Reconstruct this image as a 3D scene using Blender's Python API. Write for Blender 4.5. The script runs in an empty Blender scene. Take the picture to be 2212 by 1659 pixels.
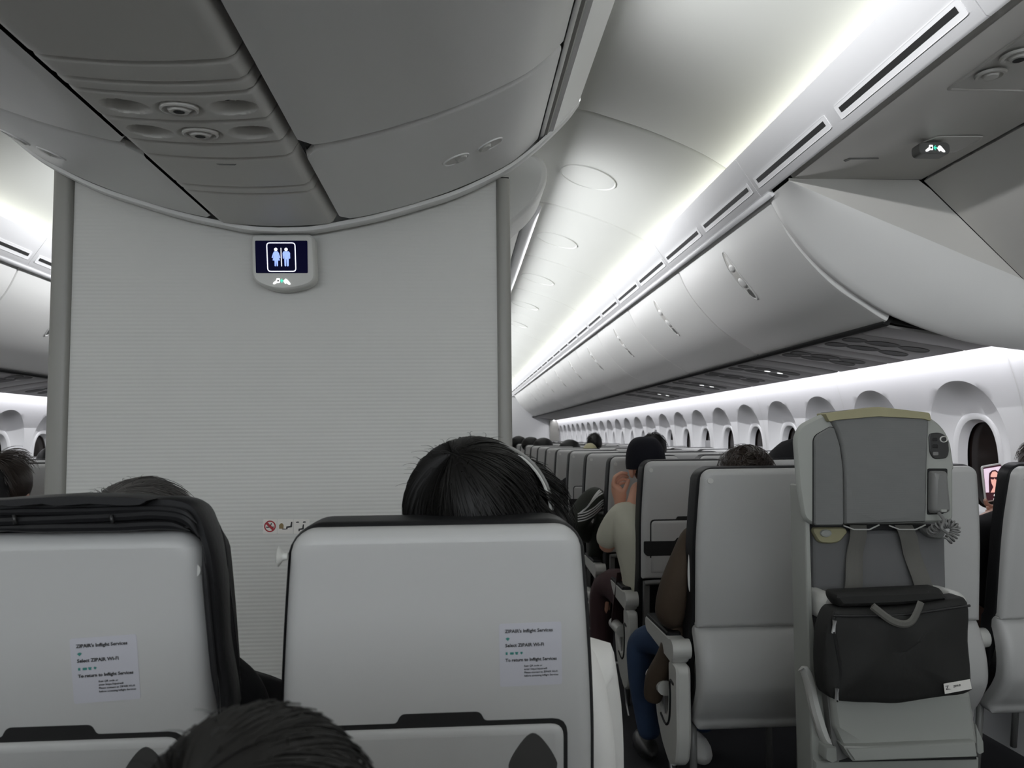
import bpy, bmesh, math, random
from mathutils import Vector, Matrix, noise
random.seed(7)
scene = bpy.context.scene
COL = scene.collection

# ------------------------------------------------------------------ camera
FPX, PW, PH = 1660.0, 2212, 1659
EYE = Vector((0.0, 0.0, 1.30))
VPX, VPY, ROLL = 994.0, 943.0, math.radians(0.3)
_v = Vector(((VPX-PW/2)/FPX, -(VPY-PH/2)/FPX, -1)).normalized()
_u = Vector((-math.sin(ROLL), math.cos(ROLL), 0)); _u = (_u-_v*_v.dot(_u)).normalized()
_x = _v.cross(_u)
CAMROT = Matrix((_x, _v, _u))
cam_data = bpy.data.cameras.new('camera')
cam_data.sensor_width = 36.0
cam_data.lens = 36.0*FPX/PW
cam_data.clip_start = 0.02
cam_data.dof.use_dof = True
cam_data.dof.focus_distance = 1.9
cam_data.dof.aperture_fstop = 9.0
cam = bpy.data.objects.new('camera', cam_data); COL.objects.link(cam)
cam.matrix_world = Matrix.Translation(EYE) @ CAMROT.to_4x4()
scene.camera = cam

def at(px, py, Y=None, X=None, Z=None):
    """point of the cabin seen at a photo position, on the plane Y, X or Z"""
    d = CAMROT @ Vector(((px-PW/2)/FPX, -(py-PH/2)/FPX, -1))
    t = Y/d.y if Y is not None else X/d.x if X is not None else (Z-EYE.z)/d.z
    return EYE+d*t

# ------------------------------------------------------------------ world, light, exposure
scene.view_settings.view_transform = 'Standard'
scene.view_settings.look = 'None'
scene.view_settings.gamma = 1
scene.view_settings.use_curve_mapping = False
scene.view_settings.exposure = 0.0
world = bpy.data.worlds.new('cabin_world'); scene.world = world
world.use_nodes = True
world.node_tree.nodes['Background'].inputs[0].default_value = (0.9, 0.95, 1.0, 1)
world.node_tree.nodes['Background'].inputs[1].default_value = 4.8

XC = -0.535                 # centre line of the cabin
def mx(x, s): return x if s > 0 else 2*XC-x
Y0, Y1 = -2.6, 17.3         # modelled length of the cabin

def area(name, loc, direction, length, width, power, color=(1, 1, 1)):
    l = bpy.data.lights.new(name, 'AREA'); l.shape = 'RECTANGLE'
    l.size = length; l.size_y = width; l.energy = power; l.color = color
    o = bpy.data.objects.new(name, l); COL.objects.link(o)
    z = -Vector(direction).normalized(); xa = Vector((0, 1, 0)); ya = z.cross(xa).normalized()
    m = Matrix((xa, ya, z)).transposed().to_4x4(); m.translation = loc
    o.matrix_world = m
    return o
LEN = Y1-Y0
for s in (1, -1):
    area('ceiling_cove_light', (mx(1.10, s), (Y0+Y1)/2, 2.335), (-0.84*s, 0, 0.54), LEN, 0.03, 15, (1.0, 1.0, 0.86))
    for ya, yb in ((Y0, 2.28), (3.45, Y1)):
        area('centre_cove_light', (mx(0.364, s), (ya+yb)/2, 2.351), (0.86*s, 0, -0.42), yb-ya, 0.016, (150 if ya < 0 else 168)*(yb-ya)/LEN, (0.97, 0.98, 1.0))
    area('sidewall_light', (mx(2.115, s), (2.7+Y1)/2, 1.655), (0.22*s, 0, -1), Y1-2.7, 0.02, 32, (0.95, 0.95, 1.0))

# ------------------------------------------------------------------ materials
def mat(name, col, rough=0.5, emit=None, es=1.0, metal=0.0, bump=None, spec=None, var=0.0, coat=0):
    m = bpy.data.materials.new(name); m.use_nodes = True
    nt = m.node_tree; b = nt.nodes['Principled BSDF']
    b.inputs['Base Color'].default_value = (*col, 1); b.inputs['Roughness'].default_value = rough
    b.inputs['Metallic'].default_value = metal
    if spec is not None: b.inputs['Specular IOR Level'].default_value = spec
    if coat: b.inputs['Coat Weight'].default_value = coat
    if emit: b.inputs['Emission Color'].default_value = (*emit, 1); b.inputs['Emission Strength'].default_value = es
    tc = nt.nodes.new('ShaderNodeTexCoord')
    if var:
        n = nt.nodes.new('ShaderNodeTexNoise'); n.inputs['Scale'].default_value = 14; n.inputs['Detail'].default_value = 4
        nt.links.new(tc.outputs['Object'], n.inputs['Vector'])
        r = nt.nodes.new('ShaderNodeMix'); r.data_type = 'RGBA'
        r.inputs[6].default_value = (*[c*(1-var) for c in col], 1); r.inputs[7].default_value = (*[min(1, c*(1+var)) for c in col], 1)
        nt.links.new(n.outputs['Fac'], r.inputs[0]); nt.links.new(r.outputs[2], b.inputs['Base Color'])
    if bump:
        kind, scale, strength, dist = bump
        if kind == 'noise':
            t = nt.nodes.new('ShaderNodeTexNoise'); t.inputs['Scale'].default_value = scale; t.inputs['Detail'].default_value = 5
        else:
            t = nt.nodes.new('ShaderNodeTexWave'); t.bands_direction = kind; t.inputs['Scale'].default_value = scale
            t.wave_profile = 'SIN'
        nt.links.new(tc.outputs['Object'], t.inputs['Vector'])
        bp = nt.nodes.new('ShaderNodeBump'); bp.inputs['Strength'].default_value = strength; bp.inputs['Distance'].default_value = dist
        nt.links.new(t.outputs['Fac'] if 'Fac' in t.outputs else t.outputs[0], bp.inputs['Height'])
        nt.links.new(bp.outputs['Normal'], b.inputs['Normal'])
    return m
M = {}
M['panel'] = mat('cabin_panel', (0.74, 0.74, 0.72), 0.55, bump=('noise', 260, 0.06, 0.001))
M['bin'] = mat('bin_panel', (0.76, 0.76, 0.745), 0.42, bump=('noise', 300, 0.05, 0.001))
M['ceil'] = mat('ceiling_panel', (0.58, 0.59, 0.565), 0.6)
M['valance'] = mat('valance_white', (0.90, 0.90, 0.89), 0.4)
M['wall'] = mat('sidewall_panel', (0.8, 0.8, 0.81), 0.5)
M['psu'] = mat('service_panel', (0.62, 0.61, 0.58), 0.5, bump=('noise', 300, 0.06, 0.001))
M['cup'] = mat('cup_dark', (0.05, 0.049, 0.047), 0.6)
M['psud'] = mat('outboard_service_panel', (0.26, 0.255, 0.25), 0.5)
M['ribbed'] = mat('ribbed_wallcover', (0.60, 0.60, 0.575), 0.6, bump=('Z', 27, 0.35, 0.0012))
M['post'] = mat('post_grey', (0.27, 0.265, 0.245), 0.4)
M['black'] = mat('gap_black', (0.006, 0.006, 0.006), 0.7)
M['shell'] = mat('seat_shell', (0.46, 0.46, 0.45), 0.42, bump=('noise', 500, 0.08, 0.0006))
M['shelldk'] = mat('seat_shell_lower', (0.36, 0.36, 0.355), 0.45)
M['leather'] = mat('black_leather', (0.012, 0.012, 0.013), 0.45, spec=0.2, bump=('noise', 120, 0.2, 0.002))
M['dkplastic'] = mat('dark_plastic', (0.02, 0.02, 0.02), 0.35)
M['mdplastic'] = mat('mid_grey_plastic', (0.16, 0.16, 0.155), 0.4)
M['ltplastic'] = mat('light_plastic', (0.58, 0.58, 0.55), 0.35)
M['chrome'] = mat('metal', (0.6, 0.6, 0.6), 0.3, metal=1)
M['carpet'] = mat('carpet', (0.03, 0.03, 0.034), 0.95, bump=('noise', 400, 0.6, 0.003))
M['attshell'] = mat('attendant_shell', (0.31, 0.32, 0.295), 0.45)
M['attfab'] = mat('attendant_fabric', (0.15, 0.153, 0.148), 0.8, bump=('Z', 120, 0.25, 0.0006), var=0.05)
M['attlow'] = mat('attendant_lower_pad', (0.12, 0.12, 0.12), 0.8, bump=('noise', 400, 0.3, 0.0006))
M['yellow'] = mat('worn_yellow_fabric', (0.30, 0.28, 0.17), 0.8, var=0.12)
M['strap'] = mat('webbing', (0.115, 0.112, 0.10), 0.8, bump=('X', 150, 0.3, 0.0005))
M['bag'] = mat('bag_nylon', (0.022, 0.022, 0.021), 0.6, spec=0.2, bump=('noise', 20, 0.4, 0.006))
M['paper'] = mat('tag_paper', (0.72, 0.70, 0.66), 0.6)
M['sticker'] = mat('sticker_grey', (0.48, 0.48, 0.52), 0.45)
M['ink'] = mat('ink', (0.02, 0.02, 0.02), 0.6)
M['teal'] = mat('teal_ink', (0.03, 0.20, 0.17), 0.6)
M['red'] = mat('red_ink', (0.35, 0.02, 0.03), 0.6)
M['brownink'] = mat('brown_ink', (0.22, 0.15, 0.06), 0.6)
M['skin'] = mat('skin', (0.66, 0.35, 0.24), 0.5, var=0.06)
M['skin2'] = mat('skin_pale', (0.60, 0.38, 0.30), 0.5)
M['hair'] = mat('black_hair', (0.006, 0.0055, 0.005), 0.5, spec=0.3)
M['hairbr'] = mat('dark_brown_hair', (0.03, 0.02, 0.015), 0.45)
M['hairgrey'] = mat('greying_hair', (0.09, 0.085, 0.08), 0.45)
M['hairfg'] = mat('dark_hair_foreground', (0.007, 0.006, 0.005), 0.6)
M['bandgrey'] = mat('headphone_grey', (0.25, 0.25, 0.24), 0.35)
M['bandlight'] = mat('headphone_edge', (0.6, 0.6, 0.57), 0.3)
M['capnavy'] = mat('cap_black', (0.006, 0.006, 0.010), 0.8, spec=0.2, bump=('noise', 300, 0.2, 0.001))
M['shirt'] = mat('beige_shirt', (0.58, 0.565, 0.46), 0.85, bump=('noise', 9, 0.6, 0.012), var=0.05)
M['whitecloth'] = mat('white_cloth', (0.75, 0.74, 0.71), 0.7, bump=('noise', 10, 0.4, 0.01))
M['blackcloth'] = mat('black_cloth', (0.01, 0.01, 0.011), 0.85, spec=0.2, bump=('noise', 12, 0.5, 0.01))
M['olive'] = mat('dark_olive_cloth', (0.022, 0.025, 0.018), 0.7, bump=('noise', 12, 0.5, 0.01))
M['brown'] = mat('brown_jacket', (0.060, 0.040, 0.025), 0.8, bump=('noise', 10, 0.5, 0.012), var=0.2)
M['jeans'] = mat('blue_jeans', (0.025, 0.05, 0.11), 0.85, bump=('noise', 30, 0.4, 0.004), var=0.25)
M['maroon'] = mat('maroon_trousers', (0.05, 0.022, 0.024), 0.85)
M['whitepl'] = mat('white_print', (0.75, 0.75, 0.73), 0.6)
M['screen'] = mat('screen_navy', (0.001, 0.001, 0.006), 0.35, emit=(0.001, 0.001, 0.012), es=1.0, spec=0.05)
M['icow'] = mat('icon_white', (0.8, 0.8, 0.9), 0.4, emit=(0.85, 0.87, 1.0), es=1.0)
M['icob'] = mat('icon_blue', (0.3, 0.4, 0.8), 0.4, emit=(0.30, 0.42, 0.90), es=1.0)
M['icog'] = mat('icon_green', (0.05, 0.6, 0.4), 0.4, emit=(0.05, 0.75, 0.5), es=1.0)
M['signlit'] = mat('sign_white', (0.9, 0.9, 0.9), 0.4, emit=(1, 1, 1), es=1.3)
M['blueled'] = mat('blue_led', (0.05, 0.05, 0.6), 0.4, emit=(0.06, 0.08, 0.9), es=1.5)
M['glass'] = mat('night_window', (0.012, 0.008, 0.007), 0.15, spec=0.3)
M['shade'] = mat('window_shade', (0.35, 0.35, 0.36), 0.5)
M['wallet'] = mat('wallet_leather', (0.07, 0.022, 0.015), 0.5)
M['phoneface'] = mat('phone_skin_picture', (0.8, 0.4, 0.35), 0.4, emit=(0.80, 0.42, 0.36), es=0.9)
M['phonebg'] = mat('phone_picture_background', (0.8, 0.7, 0.8), 0.4, emit=(0.72, 0.55, 0.68), es=0.9)
M['phonedk'] = mat('phone_picture_dark', (0.03, 0.01, 0.02), 0.3, emit=(0.035, 0.01, 0.015), es=1)
M['blue'] = mat('blue_cloth', (0.01, 0.03, 0.25), 0.7)

# ------------------------------------------------------------------ mesh helpers
class MB:
    def __init__(s): s.v = []; s.f = []; s.flat = set()
    def pts(s, ps): n = len(s.v); s.v += [tuple(p) for p in ps]; return list(range(n, n+len(ps)))
    def loft(s, rings, closed=True, cap0=False, cap1=False):
        ids = [s.pts(r) for r in rings]; n = len(ids[0])
        for a, b in zip(ids, ids[1:]):
            for i in range(n if closed else n-1):
                j = (i+1) % n; s.f.append((a[i], a[j], b[j], b[i]))
        if cap0: s.cap(list(reversed(ids[0])))
        if cap1: s.cap(ids[-1])
        return s
    def cap(s, ids):
        """close a ring: a fan round its centre where the centre sees every edge, else one polygon"""
        P = [Vector(s.v[i]) for i in ids]; n = len(P)
        if n > 8:
            c = sum(P, Vector())/n; N = Vector()
            for i in range(n): N += (P[i]-c).cross(P[(i+1) % n]-c)
            if all((P[i]-c).cross(P[(i+1) % n]-c).dot(N) > -1e-14 for i in range(n)):
                k = s.pts([c])[0]
                for i in range(n): s.flat.add(len(s.f)); s.f.append((ids[i], ids[(i+1) % n], k))
                return
        s.flat.add(len(s.f)); s.f.append(tuple(ids))
    def box(s, x0, x1, y0, y1, z0, z1):
        i = s.pts([(x, y, z) for z in (z0, z1) for y in (y0, y1) for x in (x0, x1)])
        for q in ((0, 2, 3, 1), (4, 5, 7, 6), (0, 1, 5, 4), (2, 6, 7, 3), (0, 4, 6, 2), (1, 3, 7, 5)): s.f.append(tuple(i[k] for k in q))
        return s
    def tube(s, path, r, n=8, caps=True):
        path = [Vector(p) for p in path]; rings = []; a = None
        for k, p in enumerate(path):
            t = (path[min(k+1, len(path)-1)]-path[max(k-1, 0)])
            t = t.normalized() if t.length > 1e-9 else Vector((0, 0, 1))
            if a is None:
                a = t.cross(Vector((0, 0, 1)))
                if a.length < 0.1: a = t.cross(Vector((1, 0, 0)))
            a = a-t*a.dot(t); a.normalize(); b = t.cross(a)
            rr = r[k] if isinstance(r, (list, tuple)) else r
            rings.append([p+(a*math.cos(2*math.pi*i/n)+b*math.sin(2*math.pi*i/n))*rr for i in range(n)])
        return s.loft(rings, True, caps, caps)
    def ell(s, c, r, nu=24, nv=14, f=None):
        rings = []
        for j in range(1, nv):
            a = math.pi*j/nv
            ring = []
            for i in range(nu):
                b = 2*math.pi*i/nu; d = Vector((math.sin(a)*math.cos(b), math.sin(a)*math.sin(b), math.cos(a)))
                k = f(d) if f else 1
                ring.append((c[0]+d.x*r[0]*k, c[1]+d.y*r[1]*k, c[2]+d.z*r[2]*k))
            rings.append(ring)
        return s.loft(rings, True, True, True)
    def prism(s, poly, fn, d0, d1):
        """poly 2d closed; fn(a,b,d)->3d ; extruded between depth d0 and d1"""
        return s.loft([[fn(a, b, d0) for a, b in poly], [fn(a, b, d1) for a, b in poly]], True, True, True)
    def pillow(s, poly, fn, rings, back=True):
        """rings: list of (inset, depth) from the back outwards to the front face"""
        L = []; poly = clean(poly)
        for ins, d in rings: L.append([fn(a, b, d) for a, b in inset(poly, ins)])
        return s.loft(L, True, back, True)
    def build(s, name, m, parent=None, angle=40, kind=None, flatcap=True):
        me = bpy.data.meshes.new(name); me.from_pydata(s.v, [], s.f)
        bm = bmesh.new(); bm.from_mesh(me); bmesh.ops.recalc_face_normals(bm, faces=bm.faces); bm.to_mesh(me); bm.free()
        me.materials.append(M[m] if isinstance(m, str) else m)
        if angle:
            me.shade_smooth(); me.set_sharp_from_angle(angle=math.radians(angle))
            for p in me.polygons:
                if p.index in s.flat and flatcap: p.use_smooth = False
        o = bpy.data.objects.new(name, me); COL.objects.link(o)
        if parent is not None: o.parent = parent
        if kind: o['kind'] = kind
        return o

def clean(poly):
    out = []
    for p in poly:
        if not out or (Vector(p)-Vector(out[-1])).length > 2e-5: out.append(tuple(p))
    if (Vector(out[0])-Vector(out[-1])).length < 2e-5: out.pop()
    return out
def inset(poly, d):
    if abs(d) < 1e-9: return poly
    n = len(poly); out = []
    ar = sum(poly[i][0]*poly[(i+1) % n][1]-poly[(i+1) % n][0]*poly[i][1] for i in range(n))
    sg = 1 if ar > 0 else -1
    for i in range(n):
        p0, p, p1 = poly[i-1], poly[i], poly[(i+1) % n]
        e0 = Vector((p[0]-p0[0], p[1]-p0[1])); e1 = Vector((p1[0]-p[0], p1[1]-p[1]))
        if e0.length < 1e-9: e0 = e1
        if e1.length < 1e-9: e1 = e0
        e0.normalize(); e1.normalize()
        n0 = Vector((-e0.y, e0.x))*sg; n1 = Vector((-e1.y, e1.x))*sg
        b = n0+n1
        b = n0 if b.length < 1e-6 else b.normalized()
        k = d/max(0.5, b.dot(n0))
        out.append((p[0]+b.x*k, p[1]+b.y*k))
    for _ in range(6):          # where a rounded corner folds over itself, gather it into one point
        bad = []
        for i in range(n):
            j = (i+1) % n; o = Vector((poly[j][0]-poly[i][0], poly[j][1]-poly[i][1])); q = Vector((out[j][0]-out[i][0], out[j][1]-out[i][1]))
            bad.append(q.dot(o) < -1e-12)
        if not any(bad): break
        i = 0
        start = next((k for k in range(n) if not bad[k]), None)
        if start is None: break
        k = start+1; m = start+1+n
        while k < m:
            if bad[k % n]:
                e = k
                while bad[e % n]: e += 1
                idx = [(t % n) for t in range(k-(1 if _ else 0), e+1+(1 if _ else 0))]
                cx = sum(out[t][0] for t in idx)/len(idx); cy = sum(out[t][1] for t in idx)/len(idx)
                for t in idx: out[t] = (cx, cy)
                k = e
            k += 1
    return out
def roundpoly(poly, r, n=5):
    """round the corners of a polygon; r a number or one per corner"""
    out = []; N = len(poly)
    for i in range(N):
        p0, p, p1 = Vector(poly[i-1]), Vector(poly[i]), Vector(poly[(i+1) % N])
        rr = r[i] if isinstance(r, (list, tuple)) else r
        a = (p0-p); b = (p1-p); la, lb = a.length, b.length
        if rr <= 0 or la < 1e-6 or lb < 1e-6: out.append(tuple(p)); continue
        d = min(rr, la*0.49, lb*0.49); A = p+a/la*d; B = p+b/lb*d
        for k in range(n+1):
            t = k/n; out.append(tuple(A*(1-t)**2+p*2*t*(1-t)+B*t*t))
    return out
def rrect(w, h, r, cx=0, cy=0, n=5):
    return roundpoly([(cx-w/2, cy-h/2), (cx+w/2, cy-h/2), (cx+w/2, cy+h/2), (cx-w/2, cy+h/2)], r, n)
def ellipse(w, h, cx=0, cy=0, n=32):
    return [(cx+w/2*math.cos(2*math.pi*i/n), cy+h/2*math.sin(2*math.pi*i/n)) for i in range(n)]
def spline(pts, n=8):
    """Catmull-Rom through 2d/3d points"""
    P = [Vector(p) for p in pts]; P = [P[0]*2-P[1]]+P+[P[-1]*2-P[-2]]; out = []
    for i in range(1, len(P)-2):
        for k in range(n):
            t = k/n
            out.append(0.5*((2*P[i])+(P[i+1]-P[i-1])*t+(2*P[i-1]-5*P[i]+4*P[i+1]-P[i+2])*t*t+(-P[i-1]+3*P[i]-3*P[i+1]+P[i+2])*t**3))
    out.append(P[-2]); return out
XZ = lambda Yb: (lambda a, b, d: (a, Yb-d, b))          # faces the camera, d grows towards it
def tr(px, Y): return [tuple(at(x, y, Y=Y).xz) for x, y in px]    # photo outline -> X,Z on plane Y

def thing(name, label, cat, loc=(0, 0, 0), rz=0.0, group=None):
    o = bpy.data.objects.new(name, None); COL.objects.link(o); o.empty_display_size = 0.05
    o.location = loc; o.rotation_euler = (0, 0, rz)
    return tag(o, label, cat, group)
def tag(o, label, cat, group=None):
    o['label'] = label; o['category'] = cat
    if group: o['group'] = group
    return o
def dup(root, loc, label, group=None, keep=None, rz=None, rx=None):
    r = root.copy(); COL.objects.link(r); r.location = loc; r['label'] = label
    if group: r['group'] = group
    if rz is not None or rx is not None: r.rotation_euler = (rx or 0, 0, rz or 0)
    for ch in list(root.children):
        if keep and ch.name.split('.')[0] not in keep: continue
        c = ch.copy(); COL.objects.link(c); c.parent = r
        for g in list(ch.children):
            d = g.copy(); COL.objects.link(d); d.parent = c
    return r
ORD = ['first', 'second', 'third', 'fourth', 'fifth', 'sixth', 'seventh', 'eighth', 'ninth', 'tenth', 'eleventh', 'twelfth',
       'thirteenth', 'fourteenth', 'fifteenth', 'sixteenth', 'seventeenth', 'eighteenth', 'nineteenth', 'twentieth', 'twenty-first', 'twenty-second', 'twenty-third', 'twenty-fourth', 'twenty-fifth', 'twenty-sixth']
def text_mesh(name, s, size, m, parent, loc, fn=None, ext=0.0002, bold=0.0):
    c = bpy.data.curves.new('t', 'FONT'); c.body = s; c.size = size; c.extrude = ext; c.offset = bold; c.resolution_u = 2
    o = bpy.data.objects.new('t', c); COL.objects.link(o)
    bpy.context.view_layer.update()
    me = bpy.data.meshes.new_from_object(o.evaluated_get(bpy.context.evaluated_depsgraph_get()))
    bpy.data.objects.remove(o); bpy.data.curves.remove(c)
    for v in me.vertices: v.co = Vector((v.co.x, -v.co.z, v.co.y))       # upright, facing -Y
    me.name = name; me.materials.clear(); me.materials.append(M[m])
    n = bpy.data.objects.new(name, me); COL.objects.link(n); n.location = loc
    if parent is not None: n.parent = parent
    return n

# ------------------------------------------------------------------ the setting
def extr(mb, prof, y0, y1, th=0.012, up=(0, 1), n=6):
    """open X,Z profile swept along Y with a thickness pushed to the outside"""
    P = [Vector(p) for p in prof]; off = []
    for i, p in enumerate(P):
        t = (P[min(i+1, len(P)-1)]-P[max(i-1, 0)]).normalized(); off.append(p+Vector((-t.y, t.x))*th)
    loop = [tuple(p) for p in P]+[tuple(p) for p in reversed(off)]
    mb.loft([[(a, y0, b) for a, b in loop], [(a, y1, b) for a, b in loop]], True, True, True)

fl = MB().box(-3.5, 2.45, Y0, Y1, -0.05, 0).build('floor', 'carpet', kind='structure')

# ceiling: one arch over the whole cabin, in panels 1.26 m long with a soft lip at each joint
half = [(XC, 2.74), (-0.25, 2.73), (0.05, 2.705), (0.474, 2.635), (0.589, 2.608), (0.781, 2.547), (0.973, 2.467), (1.098, 2.395), (1.17, 2.335), (1.21, 2.25)]
half = [tuple(p) for p in spline(half, 5)]
arch = [(2*XC-x, z) for x, z in reversed(half)]+half[1:]
cm = MB(); seams = [3.05+1.26*k for k in range(-5, 12)]
for a, b in zip(seams, seams[1:]):
    rings = []
    for y, dz in ((a+0.003, 0.02), (a+0.003, 0.010), (a+0.010, 0.003), (a+0.022, 0), (b-0.022, 0), (b-0.010, 0.003), (b-0.003, 0.010), (b-0.003, 0.02)):
        rings.append([(x, y, z+dz) for x, z in arch])
    cm.loft(rings, closed=False)
cm.build('ceiling', 'ceil', kind='structure')
MB().loft([[(x, y, z+0.022) for x, z in arch] for y in (Y0, Y1)], closed=False).build('ceiling', 'panel', kind='structure')
# round covers in the aisle ceiling
def ceil_z(x):
    for (x0, z0), (x1, z1) in zip(half, half[1:]):
        if x0 <= x <= x1: return z0+(z1-z0)*(x-x0)/(x1-x0)
    return 2.6
for k, (cy, r) in enumerate([(3.74, 0.135), (4.98, 0.13), (6.24, 0.13), (7.5, 0.13), (8.76, 0.13)]):
    cx = 0.645
    def ring(rr, dz): return [(cx+rr*math.cos(t*math.pi/24), cy+rr*math.sin(t*math.pi/24), ceil_z(cx+rr*math.cos(t*math.pi/24))-dz) for t in range(48)]
    t = MB().loft([ring(r+0.006, 0.000), ring(r+0.004, 0.006), ring(r-0.001, 0.006), ring(r-0.004, 0.001)]).build('ceiling_cover', 'ceil')
    MB().loft([ring(r-0.003, 0.0015), ring(0.02, 0.0015)], True, False, True).build('disc', 'ceil', t)
    tag(t, 'round flush cover in the aisle ceiling, %s one beyond the centre partition' % ORD[k], 'ceiling cover', 'round covers in the aisle ceiling')

# valance above the outboard bins, with slotted air grilles
def face_pt(s, t): # t 0 bottom .. 1 top along the valance face
    return (mx(1.145+(1.055-1.145)*t, s), 2.205+(2.343-2.205)*t)
VALJ = [2.80+1.26*k for k in range(-4, 12)]
for s in (1, -1):
    for k, (a, b) in enumerate(zip(VALJ, VALJ[1:])):
        if s < 0 and a > 7: continue
        b = min(b, Y1)
        prof = [(1.165, 2.212), (1.155, 2.200), (1.145, 2.203), (1.052, 2.343), (1.056, 2.349), (1.066, 2.345), (1.17, 2.222)]
        prof = [(mx(x, s), z) for x, z in prof]
        o = MB().loft([[(x, a+0.002, z) for x, z in prof], [(x, b-0.002, z) for x, z in prof]], True, True, True).build('trim_%d' % (k+1 if s > 0 else k+21), 'wall', kind='structure')
        sl = (b-a)/2
        for j in range(2):
            y0 = a+j*sl+0.05; y1 = a+(j+1)*sl-0.05
            if y0 < -1: continue
            nx, nz = -0.83*s, -0.55
            def fn(p, q, d, s=s, nx=nx, nz=nz):
                x, z = face_pt(s, q); return (x+nx*d, p, z+nz*d)
            f1 = roundpoly([(y0-0.02, 0.14), (y1+0.02, 0.14), (y1+0.02, 0.42), (y0-0.02, 0.42)], 0.02)
            fo = MB()
            fo.loft([[fn(p, q, -0.002) for p, q in f1], [fn(p, q, 0.004) for p, q in f1], [fn(p, q*0.9+0.028, 0.0035) for p, q in [( (p-(y0+y1)/2)*0.985+(y0+y1)/2, q) for p, q in f1]]], True, False, True)
            fo = fo.build('air_grille', 'wall', o)
            f2 = [(y0, 0.25), (y1, 0.25), (y1, 0.345), (y0, 0.345)]
            MB().loft([[fn(p, q, 0.0) for p, q in f2], [fn(p, q, 0.0055) for p, q in f2]], True, False, True).build('slot', 'black', fo, angle=0)

# outboard bins
binprof = [(1.168, 2.205), (1.185, 2.185), (1.225, 2.095), (1.275, 2.015), (1.36, 1.915), (1.44, 1.842), (1.529, 1.782), (1.60, 1.735), (1.625, 1.722)]
binc = [tuple(p) for p in spline(binprof, 4)]
def bin_door(y0, y1, s, detail=True):
    mb = MB(); rings = []
    P = [Vector(p) for p in binc]; N = []
    for i in range(len(P)):
        t = (P[min(i+1, len(P)-1)]-P[max(i-1, 0)]).normalized(); N.append(Vector((t.y, -t.x)))   # pointing inboard/down
    for y, d in ((y0+0.003, -0.03), (y0+0.003, -0.010), (y0+0.008, -0.003), (y0+0.02, 0.0), (y1-0.02, 0.0), (y1-0.008, -0.003), (y1-0.003, -0.010), (y1-0.003, -0.03)):
        rings.append([(mx(p.x+n.x*d, s), y, p.y+n.y*d) for p, n in zip(P, N)])
    return mb.loft(rings, closed=False)
def bin_pt(q, d, s):
    k = q*(len(binc)-1); i = min(int(k), len(binc)-2); f = k-i
    a, b = Vector(binc[i]), Vector(binc[i+1]); p = a.lerp(b, f); t = (b-a).normalized(); n = Vector((t.y, -t.x))
    p = p+n*d; return mx(p.x, s), p.y
def latch(parent, yc, s):
    # long oval recess with two paddles, set across the curved door
    q0, q1 = 0.20, 0.50
    def fn(a, b, d):   # a along Y, b 0..1 along the door
        x, z = bin_pt(q0+(q1-q0)*b, d, s); return (x, yc+a, z)
    o1 = ellipse(0.074, 1.0, 0, 0.5, 40)
    def sc(k, kk): return [(a*k, 0.5+(b-0.5)*kk) for a, b in o1]
    fr = MB().loft([[fn(a, b, -0.002) for a, b in sc(1.12, 1.03)], [fn(a, b, 0.004) for a, b in sc(1.06, 1.015)], [fn(a, b, 0.004) for a, b in sc(0.95, 0.985)], [fn(a, b, 0.001) for a, b in sc(0.9, 0.97)]], True).build('latch', 'bin', parent)
    MB().loft([[fn(a, b, 0.0015) for a, b in sc(0.92, 0.975)], [fn(a, b, 0.0015) for a, b in sc(0.1, 0.1)]], True, False, True).build('latch_recess', 'psu', fr)
    for c0, c1 in ((0.28, 0.46), (0.60, 0.78)):
        el = ellipse(0.054, c1-c0, 0, (c0+c1)/2, 20)
        cc = (c0+c1)/2
        MB().loft([[fn(a, b, 0.002) for a, b in el], [fn(a*0.8, cc+(b-cc)*0.8, 0.006) for a, b in el], [fn(a*0.4, cc+(b-cc)*0.4, 0.008) for a, b in el]], True, False, True).build('paddle', 'bin', fr)
    # dark crescent at the lower end
    cr = [(a*0.8, b) for a, b in ellipse(0.055, 0.16, 0, 0.885, 20)]
    MB().loft([[fn(a, b, 0.002) for a, b in cr], [fn(a, b, 0.0028) for a, b in cr]], True, False, True).build('finger_slot', 'mdplastic', fr)
BINJ = [2.80+1.26*k for k in range(0, 12)]
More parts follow.
